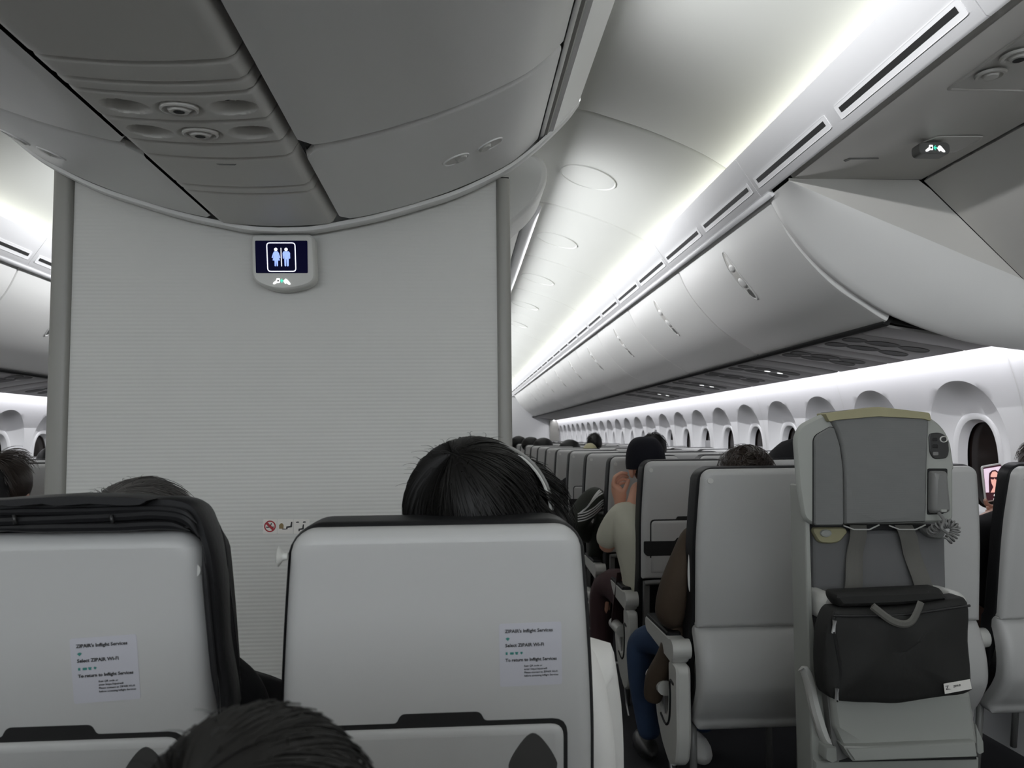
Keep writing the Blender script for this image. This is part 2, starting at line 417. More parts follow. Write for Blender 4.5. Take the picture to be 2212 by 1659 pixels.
for s in (1, -1):
    side = 'right' if s > 0 else 'left'
    for k, (a, b) in enumerate(zip(BINJ, BINJ[1:])):
        if s < 0 and k > 3: continue
        b = min(b, Y1)
        t = thing('overhead_bin', 'closed curved white overhead bin along %s side wall, %s beyond the partition' % (side, ORD[k]), 'overhead bin', (0, 0, 0), 0, 'overhead bins along the %s side' % side)
        t.location = (mx(1.5, s), a, 1.72)
        def loc(o): o.location = (-mx(1.5, s), -a, -1.72); return o
        body = MB()
        bk = [(1.20, 2.20), (1.24, 2.10), (1.3, 2.03), (1.38, 1.93), (1.56, 1.80), (1.64, 1.75), (2.1, 1.9), (2.0, 2.2)]
        bk = [(mx(x, s), z) for x, z in bk]
        body.loft([[(x, a, z) for x, z in bk], [(x, b, z) for x, z in bk]], True, True, True)
        loc(body.build('housing', 'black', t, angle=0))
        d = loc(bin_door(a, b, s).build('door', 'bin', t))
        yl = a+0.60
        if k < 9: latch(d, yl, s)
        # label plate at the top edge
        if k < 5:
            f = [(yl-0.1, 0.0), (yl+0.12, 0.0), (yl+0.12, 0.05), (yl-0.1, 0.05)]
            def fn(p, q, dd): x, z = bin_pt(q, dd, s); return (x, p, z)
            MB().loft([[fn(p, q, -0.002) for p, q in f], [fn(p, q, 0.004) for p, q in f]], True, False, True).build('placard', 'wall', d)
    # continuous light rail above the doors, and dark hinge gap below
    MB().loft([[(mx(x, s), y, z) for x, z in ((1.150, 2.196), (1.166, 2.180), (1.176, 2.190), (1.165, 2.206))] for y in (2.74, Y1)], True, True, True).build('trim_%d' % (41 if s > 0 else 42), 'wall', kind='structure')
    MB().loft([[(mx(x, s), y, z) for x, z in ((1.62, 1.738), (1.618, 1.716), (1.64, 1.708), (1.66, 1.735))] for y in (2.82, Y1)], True, True, True).build('trim_%d' % (43 if s > 0 else 44), 'black', kind='structure')

# outboard passenger service channel
def psu_out(a, b, s, parent, nlit, cups=True):
    prof = spline([(1.640, 1.712), (1.66, 1.702), (1.80, 1.683), (1.97, 1.655), (2.075, 1.632)], 3)
    def srf(y, q, d=0):
        k = q*(len(prof)-1); i = min(int(k), len(prof)-2); p = prof[i].lerp(prof[i+1], k-i); return (mx(p.x, s), y, p.y-d)
    # panels: edges slightly bowed
    cuts = [0, 0.16, 0.5, 0.62, 0.84, 1.0]
    for j in range(5):
        y0 = a+(b-a)*cuts[j]+0.003; y1 = a+(b-a)*cuts[j+1]-0.003
        rings = []
        for yy, dd in ((y0, -0.012), (y0, -0.002), (y0+0.006, 0), (y1-0.006, 0), (y1, -0.002), (y1, -0.012)):
            rings.append([srf(yy+0.03*math.sin(q/12*math.pi), q/12, dd) for q in range(13)])
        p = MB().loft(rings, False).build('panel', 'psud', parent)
        if cups and j in (1, 3):
            for u in (0.3, 0.52, 0.74):
                for w in (0.32, 0.7):
                    yc = y0+(y1-y0)*w+0.02; 
                    def rg(r, d): return [srf(yc+r*math.sin(t*math.pi/10), u+r*2.2*math.cos(t*math.pi/10), d) for t in range(20)]
                    MB().loft([rg(0.052, 0.0), rg(0.048, 0.003), rg(0.040, 0.001), rg(0.02, 0.002)], True, False, True).build('reading_light', 'cup', p)
        if j == 1 and nlit:
            for du, ww in ((-0.055, 0.05), (0.055, 0.05)):
                u = 0.62+du; yc = (y0+y1)/2
                f = ellipse(ww, 0.1, 0, 0, 12)
                MB().loft([[srf(yc+q*0.35, u+p_, 0.003) for p_, q in f], [srf(yc+q*0.35, u+p_, 0.004) for p_, q in f]], True, False, True).build('lit_sign', 'signlit', p)
for s in (1, -1):
    side = 'right' if s > 0 else 'left'
    MB().loft([[(mx(x, s), y, z) for x, z in ((1.63, 1.73), (1.65, 1.722), (2.09, 1.645), (2.09, 1.75))] for y in (2.83, Y1)], True, True, True).build('trim_%d' % (45 if s > 0 else 46), 'black', kind='structure')
    for k, (a, b) in enumerate(zip(BINJ, BINJ[1:])):
        if s < 0 and k > 3: continue
        t = thing('service_channel', 'dark grey overhead service channel with reading lights, %s from the front on the %s' % (ORD[k], side), 'service panel', (0, 0, 0), 0, 'outboard service channels on the %s' % side)
        psu_out(a+0.02, min(b, Y1), s, t, s > 0 and k in (1, 2, 3), k < 4)

# side walls with scalloped windows
WZ0, WZ1 = 0.72, 1.60
def wall_x(z): return 2.265-0.37*max(0, z-1.15)**2-0.02*max(0, 1-z)**2
PITCH = 0.615
def window_cell(w, s):
    """wall piece w long with a scallop and a window hole; returns MB in local Y about the window centre"""
    N = 72; mb = MB(); zc = 1.13
    def rect(t):
        c, sn = math.cos(t), math.sin(t); kx = (w/2)/abs(c) if abs(c) > 1e-6 else 9; kz = ((WZ1-zc) if sn > 0 else (zc-WZ0))/abs(sn) if abs(sn) > 1e-6 else 9
        k = min(kx, kz); return (k*c, zc+k*sn)
    def outl(t):
        c, sn = math.cos(t), math.sin(t)
        if sn >= -0.25:
            hw, hh, z0 = 0.262, 0.315, 1.21
        else: hw, hh, z0 = 0.262, 0.315, 1.21
        ay = hw*(abs(c)**0.92)*(1 if c > 0 else -1)
        az = z0+hh*(abs(sn)**0.92) if sn > 0 else z0-0.30*(abs(sn)**0.9)
        ay *= 1 if sn > 0 else (1-0.28*abs(sn)**1.3)
        return (ay, az)
    def rim(t, k=1.0):
        c, sn = math.cos(t), math.sin(t); e = 0.80
        return (0.135*k*(abs(c)**e)*(1 if c > 0 else -1), zc+0.02+(0.205+(k-1)*0.135)*(abs(sn)**e)*(1 if sn > 0 else -1))
    def P(y, z, d): return ((wall_x(z)+d)*1.0, y, z)
    R = []
    TT = [2*math.pi*i/N for i in range(N)]
    for ca in ((w/2, WZ1-zc), (-w/2, WZ1-zc), (-w/2, WZ0-zc), (w/2, WZ0-zc)):
        ta = math.atan2(ca[1], ca[0]) % (2*math.pi); j = min(range(N), key=lambda q: abs(TT[q]-ta)); TT[j] = ta
    for t in TT:
        a, o, r = rect(t), outl(t), rim(t, 1.22)
        col = []
        for k in (0, 0.1, 0.22, 0.35, 0.5, 0.65, 0.8, 0.97): col.append(P(a[0]+(o[0]-a[0])*k, a[1]+(o[1]-a[1])*k, 0))
        for k in (0, 0.06, 0.15, 0.3, 0.5, 0.75, 1.0): 
            y = o[0]+(r[0]-o[0])*k; z = o[1]+(r[1]-o[1])*k
            col.append(P(y, z, 0.003*(k == 0)+0.006*(k > 0)+0.045*(1-(1-k)**1.5)*max(0.12, min(1, (z-0.85)/0.45))))
        base = 0.050
        for kk, dd in ((1.20, base-0.006), (1.17, base-0.007), (1.06, base-0.002), (1.0, base+0.003), (0.98, base+0.012), (0.90, base+0.05)):
            r2 = rim(t, kk); col.append((2.262+dd*0.8+0.0*r2[1], r2[0], r2[1]))
        R.append(col)
    rings = [[R[i][k] for i in range(N)] for k in range(len(R[0]))]
    mb.loft(rings)
    pane = [rim(2*math.pi*i/N, 0.93) for i in range(N)]
    if s < 0: mb.v = [(2*XC-x, y, z) for x, y, z in mb.v]
    return mb, [(mx(2.262+0.09, s), a, b) for a, b in pane]
WC = {1: [3.30]+[4.03+PITCH*k for k in range(22)], -1: [3.30]+[4.03+PITCH*k for k in range(5)]}
wn = 0
for s in (1, -1):
    side = 'right' if s > 0 else 'left'
    proto = None
    for k, c in enumerate(WC[s]):
        wn += 1
        if k == 0:
            mb, pane = window_cell(0.73, s)
            o = mb.build('window_%d' % wn, 'wall', None, 28, 'structure')
        elif proto is None:
            mb, pane = window_cell(PITCH, s)
            o = mb.build('window_%d' % wn, 'wall', None, 28, 'structure'); proto = o
        else:
            o = proto.copy(); COL.objects.link(o); o.name = 'window_%d' % wn
        o.location = (0, c, 0)
        g = MB(); g.f.append(tuple(g.pts(pane))); g.build('pane', 'glass', o, 0)
        if k not in (0,):
            z0 = 0.93+0.0*k; zz = [1.16, 1.24, 1.10, 1.24, 1.20][k % 5]
            sh = MB(); xx = mx(2.262+0.078, s)
            sh.box(min(xx, xx-0.004*s), max(xx, xx-0.004*s), -0.118, 0.118, 0.96, zz); sh.build('shade', 'shade', o, 0)
    yA, yB = 2.935, Y1
    up = [(wall_x(z), z) for z in (1.72, 1.68, 1.64, WZ1)]
    lo = [(wall_x(z), z) for z in (WZ0, 0.6, 0.45, 0.3, 0.15, 0)]
    MB().loft([[(mx(x, s), y, z) for x, z in up] for y in (2.70, yB)], False).build('wall_%s' % side, 'wall', kind='structure')
    MB().loft([[(mx(x, s), y, z) for x, z in lo] for y in (2.70, yB)], False).build('wall_%s' % side, 'wall', kind='structure')
    front = [(wall_x(z), z) for z in [0, .4]+[.72+.88*q/16 for q in range(17)]]
    MB().loft([[(mx(x, s), y, z) for x, z in front] for y in (2.70, 2.937)], False).build('wall_%s' % side, 'wall', kind='structure')
    if s > 0: MB().loft([[(mx(x, s), y, z) for x, z in [(wall_x(z), z) for z in [.72+.88*q/16 for q in range(17)]]] for y in (3.664, 3.724)], False).build('wall_%s' % side, 'wall', kind='structure')
    MB().loft([[(mx(x, s), y, z) for x, z in [(wall_x(z), z) for z in [0, .3, .6, .9, 1.2, 1.4, 1.6, 1.85]]] for y in (Y0, 2.72)], False).build('wall_%s' % side, 'panel', kind='structure')
    # vertical joint lines
    for k, yj in enumerate([2.925, 4.34, 5.57, 6.80, 8.03, 9.26, 10.49, 11.72, 12.95]):
        zz = [1.64-0.06*q for q in range(14)]
        MB().loft([[(mx(wall_x(z)-0.0015, s), yj+dy, z) for dy in (-0.002, 0.002)] for z in zz], False).build('trim_%d' % (50+k+(20 if s < 0 else 0)), 'panel', kind='structure')
MB().box(-3.4, 2.4, Y0, Y0+0.05, 0, 1.45).build('wall_front', 'panel', kind='structure')  # unseen half-height wall, added to block low light from the open end
# closing wall at the far end
MB().box(-3.4, 2.4, Y1, Y1+0.05, 0, 2.8).build('wall_back', 'wall', kind='structure')
MB().box(2.02, 2.22, Y1-0.06, Y1-0.005, 0, 1.64).build('trim_70', 'post', kind='structure')
# upper body behind bins so no light leaks
for s in (1, -1):
    MB().loft([[(mx(x, s), y, z) for x, z in ((1.2, 2.36), (1.6, 2.45), (2.2, 2.3), (2.40, 1.9), (2.43, 1.3), (2.43, 0.5), (2.43, 0.0))] for y in (Y0, Y1)], False).build('wall_%s' % ('right' if s > 0 else 'left'), 'black', kind='structure')

# door-zone drop ceiling in front of the outboard bins
YD = 2.60
for s in (1, -1):
    side = 'right' if s > 0 else 'left'
    p1 = [(1.175, 2.215), (1.185, 2.203), (1.658, 2.205), (1.658, 2.225), (1.19, 2.235)]
    MB().loft([[(mx(x, s), y, z) for x, z in p1] for y in (Y0, YD)], True, True, True).build('ceiling', 'psu', kind='structure')
    p2 = [(1.668, 2.200), (2.03, 1.838), (2.10, 1.80), (2.30, 1.78), (2.30, 1.82), (2.1, 1.86), (1.69, 2.225)]
    MB().loft([[(mx(x, s), y, z) for x, z in p2] for y in (Y0, YD)], True, True, True).build('wall_%s' % side, 'psu', kind='structure')
    # end face above the ridge, then the flared light cheek below it
    tri = [(1.165, 2.202), (1.66, 2.205), (2.03, 1.838), (2.10, 1.80), (2.30, 1.76), (2.3, 1.74), (2.035, 1.838)]
    rid = [(1.17, 2.196), (1.40, 2.100), (1.65, 1.998), (1.85, 1.915), (2.02, 1.846), (2.16, 1.775), (2.29, 1.70)]
    low = [(1.172, 2.196), (1.245, 2.062), (1.37, 1.915), (1.545, 1.785), (1.69, 1.712), (1.92, 1.640), (2.20, 1.600)]
    rid = [tuple(p) for p in spline(rid, 5)]; low = [tuple(p) for p in spline(low, 5)]
    top = [(1.17, 2.205)]+[(x, min(2.205, 2.205 if x < 1.66 else 2.205-(x-1.66)*0.99)) for x, z in rid[1:]]
    top = [(x, max(z, rz[1])) for (x, z), rz in zip(top, rid)]
    MB().loft([[(mx(x, s), YD+0.004, z) for x, z in top], [(mx(x, s), YD+0.004, z) for x, z in rid]], False).build('trim_%d' % (81 if s > 0 else 82), 'psu', kind='structure')
    rows = []
    for k in range(11):
        f = k/10; row = []
        for (xa, za), (xb, zb) in zip(rid, low):
            bulge = 0.035*math.sin(f*math.pi)*min(1, (xa-1.17)/0.3)
            row.append((mx(xa+(xb-xa)*f, s), YD+0.004+(2.755-YD)*(f**1.5), za+(zb-za)*f-bulge*0.6))
        rows.append(row)
    rows.append([(x, y+0.012, z-0.002) for x, y, z in rows[-1]]); rows.append([(x, y+0.03, z+0.012) for x, y, z in rows[-1]])
    MB().loft(rows, False).build('trim_%d' % (83 if s > 0 else 84), 'bin', kind='structure')
# features in the drop ceiling (right)
def on_drop(a, b, d): return (a, b, 2.2035-d)
ap = at(2042, 193, Z=2.2035)
o = MB().pillow(rrect(0.36, 0.62, 0.012, ap.x+0.18, ap.y-0.31), on_drop, [(0, 0), (0, 0.004), (0.004, 0.005), (0.009, 0.004), (0.010, 0.002)]).build('access_panel', 'psu')
tag(o, 'grey access panel with round fittings in the lowered ceiling, upper right corner', 'ceiling panel')
for px, py, w in ((2140, 158, 0.055), (2200, 118, 0.06)):
    c = at(px, py, Z=2.2)
    def rg(r, d): return [(c.x+r*math.cos(t*math.pi/14), c.y+r*math.sin(t*math.pi/14), 2.2-d) for t in range(28)]
    q = MB().loft([rg(w*0.66, 0.003), rg(w*0.62, 0.009), rg(w*0.5, 0.009), rg(w*0.42, 0.004), rg(w*0.36, 0.004), rg(w*0.3, 0.012), rg(w*0.1, 0.014)], True, False, True).build('round_fitting', 'psu', o)
    if px == 2200: MB().loft([rg(w*0.22, 0.0145), rg(w*0.05, 0.0145)], True, False, True).build('opening', 'black', q)
sb = thing('seat_belt_sign', 'lit fasten seat belt sign recessed in the lowered grey ceiling', 'sign')
rec = [tuple(at(x, y, Z=2.2035).xy) for x, y in [(1972, 330), (1990, 308), (2025, 293), (2125, 293), (2118, 302), (2062, 328)]]
MB().pillow(roundpoly(rec, 0.008, 3), on_drop, [(0, 0), (0, 0.003), (0.003, 0.004), (0.006, 0.003), (0.008, 0.0015)]).build('surround', 'psu', sb)
ccx = at(2022, 318, Y=2.22)
MB().pillow(rrect(0.098, 0.038, 0.016, ccx.x, ccx.z), XZ(2.228), [(0, -0.04), (0, 0.0), (0.003, 0.003)]).build('lens', 'mdplastic', sb)
def belt_icon(parent, c, Y, k):
    """two buckle halves and a green arrow"""
    f = XZ(Y)
    L = [(-0.5, -0.12), (-0.33, 0.02), (-0.30, 0.14), (-0.12, 0.14), (-0.12, -0.12), (-0.28, -0.12), (-0.40, -0.20), (-0.5, -0.20)]
    R = [(0.5, -0.15), (0.5, -0.22), (0.40, -0.22), (0.26, -0.12), (0.24, -0.18), (0.20, -0.18), (0.10, -0.02), (0.20, 0.12), (0.26, 0.12), (0.36, 0.02)]
    A = [(-0.09, 0), (0.0, 0.12), (0.04, 0.12), (-0.01, 0.035), (0.10, 0.035), (0.10, -0.035), (-0.01, -0.035), (0.04, -0.12), (0.0, -0.12)]
    for nm, P, m in (('buckle', L, 'signlit'), ('tongue', R, 'signlit'), ('arrow', A, 'icog')):
        P = [(c[0]+a*k, c[1]+b*k) for a, b in P]
        MB().prism(roundpoly(P, 0.02*k, 2), f, 0, 0.0006).build(nm, m, parent, 0)
    MB().prism(rrect(0.1*k, 0.1*k, 0.01*k, c[0]-0.21*k, c[1]), f, 0.0006, 0.0009).build('latch_square', 'mdplastic', parent, 0)
belt_icon(sb, (ccx.x, ccx.z), 2.2245, 0.062)
g = [tuple(at(x, y, Z=2.2035).xy) for x, y in [(1822, 346), (1834, 341), (1898, 341), (1898, 343), (1838, 344), (1826, 349)]]
tag(MB().prism(g, on_drop, -0.001, 0.0015).build('release_slot', 'mdplastic'), 'thin dark release slot in the lowered grey ceiling', 'release slot')

# ------------------------------------------------------------------ centre bins and service channel
CB0, CB1 = -2.4, 2.335
contour = [(-0.350, 1.948), (-0.25, 1.970), (-0.131, 2.004), (0.0, 2.052), (0.136, 2.118), (0.20, 2.165), (0.242, 2.207)]
contour = [tuple(p) for p in spline(contour, 4)]
def cb_door(y0, y1, s):
    P = [Vector(p) for p in contour]; N = []
    for i in range(len(P)):
        t = (P[min(i+1, len(P)-1)]-P[max(i-1, 0)]).normalized(); N.append(Vector((t.y, -t.x)))
    rings = []
    r = 0.045
    for y, d, cut in ((y0+0.004, -0.03, 0), (y0+0.004, -0.008, 0), (y0+0.010, -0.002, 0), (y0+0.02, 0.0, 0), (y1-0.02, 0.0, 0), (y1-0.010, -0.002, 0), (y1-0.004, -0.008, 0), (y1-0.004, -0.03, 0)):
        row = []
        for j, (p, n) in enumerate(zip(P, N)):
            # rounded lower corner of the door: pull the far/near edge in near the channel
            u = (p-P[0]).length; k = max(0, 1-u/r); yy = y
            e = r*(1-math.sqrt(max(0, 1-k*k)))
            yy = y+e if y < (y0+y1)/2 else y-e
            row.append((mx(p.x+n.x*d, s), yy, p.y+n.y*d))
        rings.append(row)
    return MB().loft(rings, closed=False)
def cpt(q, d, s):
    k = q*(len(contour)-1); i = min(int(k), len(contour)-2); a, b = Vector(contour[i]), Vector(contour[i+1]); p = a.lerp(b, k-i)
    t = (b-a).normalized(); p = p+Vector((t.y, -t.x))*d; return mx(p.x, s), p.y
CJ = [-2.4, -1.14, 0.12, 1.02+0.70, 2.305]
for s in (1, -1):
    side = 'right' if s > 0 else 'left'
    names = ['behind the camera', 'directly overhead', 'large one overhead before the partition', 'short one just above the ribbed partition']
    for k, (a, b) in enumerate(zip(CJ, CJ[1:])):
        if k < 1: continue
        t = thing('centre_bin', 'centre overhead bin %s, %s of the service strip' % (names[k], side), 'overhead bin', (mx(0, s), a, 2.0), 0, 'centre overhead bins')
        def lo(o): o.location = (-mx(0, s), -a, -2.0); return o
        hs = [(-0.350, 1.965), (-0.25, 1.985), (-0.13, 2.02), (0.0, 2.07), (0.13, 2.135), (0.2, 2.185), (0.235, 2.225), (0.235, 2.38), (-0.36, 2.40)]
        lo(MB().loft([[(mx(x, s), y, z) for x, z in hs] for y in (a, b)], True, True, True).build('housing', 'black', t, 0))
        d = lo(cb_door(a, b, s).build('door', 'bin', t))
        if k == 3:
            # two thumb cups
            for q, dy, tilt in ((0.49, 0.0, 0), (0.60, 0.0, 1)):
                yc = 2.04
                def fn(u, v, dd):
                    x, z = cpt(q+v, dd, s); return (x, yc+u, z)
                el = [(a_*1.0, b_) for a_, b_ in ellipse(0.058, 0.088, 0, 0, 28)]
                f = lo(MB().loft([[fn(u, v, 0.0) for u, v in el], [fn(u*0.98, v*0.98, 0.0035) for u, v in el], [fn(u*0.88, v*0.88, 0.0035) for u, v in el], [fn(u*0.84, v*0.84, 0.001) for u, v in el]], True).build('latch', 'bin', t))
                el2 = [(u*0.86, v*0.86) for u, v in el]
                MB().loft([[fn(u, v, 0.0012) for u, v in el2], [fn(u*0.1, v*0.1, 0.0012) for u, v in el2]], True, False, True).build('latch_recess', 'psu', f)
                sg = -1 if tilt else 1
                el3 = [(u*0.8, v*0.45+0.018*sg) for u, v in el]
                MB().loft([[fn(u, v, 0.0012) for u, v in el3], [fn(u*0.7, (v-0.018*sg)*0.7+0.018*sg, 0.007) for u, v in el3]], True, False, True).build('paddle', 'ltplastic', f)
    # groove trim, light strip and end rim
    for nm, P, m, ya, yb in ((90, [(0.243, 2.235), (0.247, 2.212), (0.262, 2.222), (0.268, 2.25)], 'bin', Y0, 2.33),
                             (92, [(0.262, 2.224), (0.272, 2.226), (0.283, 2.243), (0.285, 2.262), (0.262, 2.262)], 'post', Y0, 2.32),
                             (94, [(0.278, 2.236), (0.292, 2.238), (0.374, 2.335), (0.372, 2.342), (0.36, 2.342), (0.282, 2.26)], 'valance', Y0, 2.32)):
        MB().loft([[(mx(x, s), y, z) for x, z in P] for y in (ya, yb)], True, True, True).build('trim_%d' % (nm+(0 if s > 0 else 1)), m, kind='structure')
    MB().loft([[(mx(x, s), y, z) for x, z in ((0.242, 2.215), (0.34, 2.335), (0.30, 2.40), (-0.5, 2.42))] for y in (Y0, 2.30)], False).build('trim_%d' % (96 if s > 0 else 97), 'black', kind='structure')
endc = [(-0.70, 1.932), (-0.62, 1.918), (XC, 1.914), (-0.45, 1.918), (-0.371, 1.932), (-0.25, 1.958), (-0.131, 1.993), (0.0, 2.038), (0.136, 2.106), (0.215, 2.163), (0.29, 2.232), (0.345, 2.29), (0.378, 2.335)]
right = [p for p in endc if p[0] >= XC]
right = [tuple(p) for p in spline(right, 4)]
full = [(2*XC-x, z) for x, z in reversed(right)]+right[1:]
mb = MB()
topz = lambda x: 2.47
full = full
rows = [[(x, 2.300, z+0.014) for x, z in full], [(x, 2.304, z+0.003) for x, z in full], [(x, 2.312, z) for x, z in full], [(x, 2.338, z) for x, z in full], [(x, 2.344, z+0.004) for x, z in full], [(x, 2.344, max(z+0.005, 2.42 if abs(x-XC) < 0.86 else z+0.005)) for x, z in full]]
mb.loft(rows, False); mb.build('trim_98', 'bin', kind='structure')

# service channel: curved panels with two rows of reading lights and air nozzles
SX0, SX1 = -0.722, -0.362
def sch(x, d=0.0):
    u = (x-(SX0+SX1)/2)/((SX1-SX0)/2)
    return 1.930+0.012*u*u+(0.028*max(0, (abs(u)-0.86)/0.14)**2)-d
def syl(px, py): return at(px, py, X=SX1).y
chan = thing('service_channel', 'long overhead service channel with reading lights and air nozzles above centre seats', 'service panel', (XC, 0.5, 1.93))
ej = [(440, 0), (527, 150), (552, 195), (566, 215), (600, 275), (628, 318), (646, 350), (682, 412), (690, 424), (737, 497)]
YS = [-0.6, 0.2, 0.75]+[syl(*p) for p in ej[1:]]
YS[-1] = 2.30
def bow(x): u = (x-(SX0+SX1)/2)/((SX1-SX0)/2); return 0.0
for k, (a, b) in enumerate(zip(YS, YS[1:])):
    a += 0.002; b -= 0.002
    cups = []
    n_c = {5+1: 0}
    if (k == 5 or k == 6) : 
        ym = (a+b)/2
        for j, xx in enumerate((-0.633, -0.533, -0.432)): cups.append((xx, ym, j))
    nx = 92 if cups else 26; ny = max(3, int((b-a)/0.004)) if cups else 3
    us = [SX0+(SX1-SX0)*i/nx for i in range(nx+1)]
    vs = [a, a+0.002, a+0.004, a+0.007]+[a+0.010+(b-a-0.020)*j/ny for j in range(ny+1)]+[b-0.007, b-0.004, b-0.002, b]
    rows = [[(x, a, sch(x)+0.02) for x in us]]
    for y in vs:
        e = min(y-a, b-y); lip = 0.006*(1-min(1, e/0.009))**2
        row = []
        for x in us:
            dz = lip
            for cx, cy, j in cups:
                rx, ry = (0.046, 0.033) if j != 1 else (0.037, 0.028)
                q = math.hypot((x-cx)/rx, (y-cy)/ry)
                if j == 1:
                    if q < 1.25: dz += 0.010*(1-(q/1.25)**4)-0.0
                else:
                    if q < 1: dz += 0.040*(1-q**2.6)*(1+0.35*((x-cx)/rx)*(-1 if j == 0 else 1)) if q < 1 else 0
            row.append((x, y, sch(x)+dz))
        rows.append(row)
    rows.append([(x, b, sch(x)+0.02) for x in us])
    o = MB().loft(rows, False).build('service_panel', 'psu', chan); o.location = (-XC, -0.5, -1.93)
    for cx, cy, j in cups:
        def rg(r, z, dx=0, dy=0): return [(cx+dx+r*math.cos(t*math.pi/12), cy+dy+r*0.8*math.sin(t*math.pi/12), sch(cx)+z) for t in range(24)]
        if j == 1:
            q = MB().loft([rg(0.036, 0.008), rg(0.036, -0.002), rg(0.032, -0.004), rg(0.029, 0.002), rg(0.024, 0.001), rg(0.018, -0.006), rg(0.011, -0.006), rg(0.008, 0.004)], True, False, True).build('air_nozzle', 'psu', o)
            MB().loft([rg(0.010, -0.0065), rg(0.002, -0.0065)], True, False, True).build('opening', 'black', q)
        else:
            sx = -0.016 if j == 2 else 0.016
            q = MB().loft([rg(0.024, 0.040, sx), rg(0.023, 0.020, sx), rg(0.019, 0.016, sx), rg(0.015, 0.021, sx)], True, False, True).build('reading_light', 'psu', o)
            MB().loft([rg(0.008, 0.0195, sx, 0.006), rg(0.001, 0.0195, sx, 0.006)], True, False, True).build('opening', 'black', q)
pc = MB(); g = [(-0.56, 0.004), (-0.505, 0.004), (-0.505, 0.007), (-0.56, 0.007)]
gy = (YS[8]+0.03)
MB().prism([(-0.555, gy), (-0.51, gy), (-0.515, gy+0.008), (-0.55, gy+0.008)], lambda a, b, d: (a, b, 1.9305-d), 0, 0.0012).build('release_slot', 'mdplastic', chan).location = (-XC, -0.5, -1.93)
# black edge gaps each side of the channel
for nm, x in ((101, SX1+0.0),):
    MB().box(x, x+0.012, Y0, 2.30, 1.972, 2.05).build('trim_%d' % nm, 'black', None, 0, 'structure')

# second centre bin block beyond the partition
for s in (1, -1):
    t = thing('centre_bin', 'bright rounded end of centre overhead bins beyond the partition, %s aisle side' % ('right' if s > 0 else 'left'), 'overhead bin', (mx(0, s), 3.1, 2.1), 0, 'centre overhead bins beyond the partition')
    ys = 3.10
    P = [(XC, 1.93), (-0.2, 1.965), (0.0, 2.03), (0.13, 2.10), (0.22, 2.178), (0.30, 2.25), (0.345, 2.31), (0.368, 2.37), (0.366, 2.42), (0.34, 2.455), (0.25, 2.485), (0.1, 2.50)]
    Q = [(mx(x, s), z) for x, z in spline(P, 4)]+[(XC, 2.51)]
    rows = []
    c = (mx(-0.1, s), 2.2)
    for y, ins in ((ys, 0.03), (ys+0.006, 0.012), (ys+0.02, 0.003), (ys+0.05, 0), (ys+0.30, 0)):
        rows.append([(x+(c[0]-x)*ins*2.0, y, z+(c[1]-z)*ins) for x, z in Q])
    o = MB().loft(rows, True, True, True).build('end_cap', 'bin', t); o.location = (-mx(0, s), -3.1, -2.1)
    R = [(mx(x, s), z) for x, z in [(XC, 1.93), (-0.2, 1.965), (0.0, 2.03), (0.13, 2.10), (0.22, 2.178), (0.27, 2.225), (0.285, 2.30), (0.285, 2.42), (XC, 2.42)]]
    o = MB().loft([[(x, y, z) for x, z in R] for y in (ys+0.31, Y1)], True, True, True).build('body', 'bin', t); o.location = (-mx(0, s), -3.1, -2.1)
    V = [(mx(x, s), z) for x, z in ((0.278, 2.236), (0.292, 2.238), (0.374, 2.335), (0.372, 2.342), (0.36, 2.342), (0.28, 2.27))]
    o = MB().loft([[(x, y, z) for x, z in V] for y in (ys+0.305, Y1)], True, True, True).build('valance', 'wall', t); o.location = (-mx(0, s), -3.1, -2.1)

# ------------------------------------------------------------------ centre partition
PX0, PX1 = -1.158, 0.118
MB().box(PX0, PX1, 2.36, 2.40, 0.0, 2.10).build('wall_partition', 'ribbed', None, 0, 'structure')
for k, (x0, x1) in enumerate(((-1.218, -1.158), (0.116, 0.160))):
    zt = 2.112 if k == 0 else 2.103
    pr_ = roundpoly([(x0, 2.345), (x1, 2.345), (x1, 2.415), (x0, 2.415)], 0.018, 4)
    o = MB().loft([[(x, y, z) for x, y in pr_] for z in (0.0, zt)], True, True, True).build('partition_post', 'post')
    tag(o, 'grey rounded edge post at the %s end of the ribbed partition' % ('left' if k == 0 else 'right'), 'post', 'partition edge posts')
    if k == 1: MB().box(x0+0.008, x1-0.004, 2.352, 2.40, zt, zt+0.006).build('cap', 'black', o, 0)

# lavatory sign monitor
mon = thing('lavatory_sign', 'small monitor showing the lavatory symbol, mounted at top of the partition', 'sign', (-0.53, 2.30, 1.82))
YM = 2.315
body = tr([(541, 506), (668, 505), (678, 513), (682, 590), (681, 603), (672, 613), (655, 620), (633, 625), (610, 627), (590, 625), (570, 619), (554, 611), (546, 602), (543, 588)], 2.30)
def md(o): o.location = (0.53, -2.30, -1.82); return o
md(MB().pillow(roundpoly(body, 0.012, 5), XZ(2.345), [(0, 0), (0, 0.034), (0.003, 0.042), (0.007, 0.045)]).build('housing', 'ltplastic', mon))
sc_ = tr([(551, 520), (664, 520), (665, 590), (553, 590)], 2.30)
md(MB().prism(roundpoly(sc_, 0.003, 3), XZ(2.30), 0, 0.0012).build('screen', 'screen', mon, 0))
def mpt(u, v): # zoomed-photo pixels of the monitor crop -> X,Z
    return tuple(at(500+u*240/2212, 480+v*180/1659, Y=2.298).xz)
fr_o = roundpoly([mpt(690, 402), mpt(1272, 402), mpt(1292, 988), mpt(715, 988)], 0.011, 6)
fr_i = inset(fr_o, 0.0028)
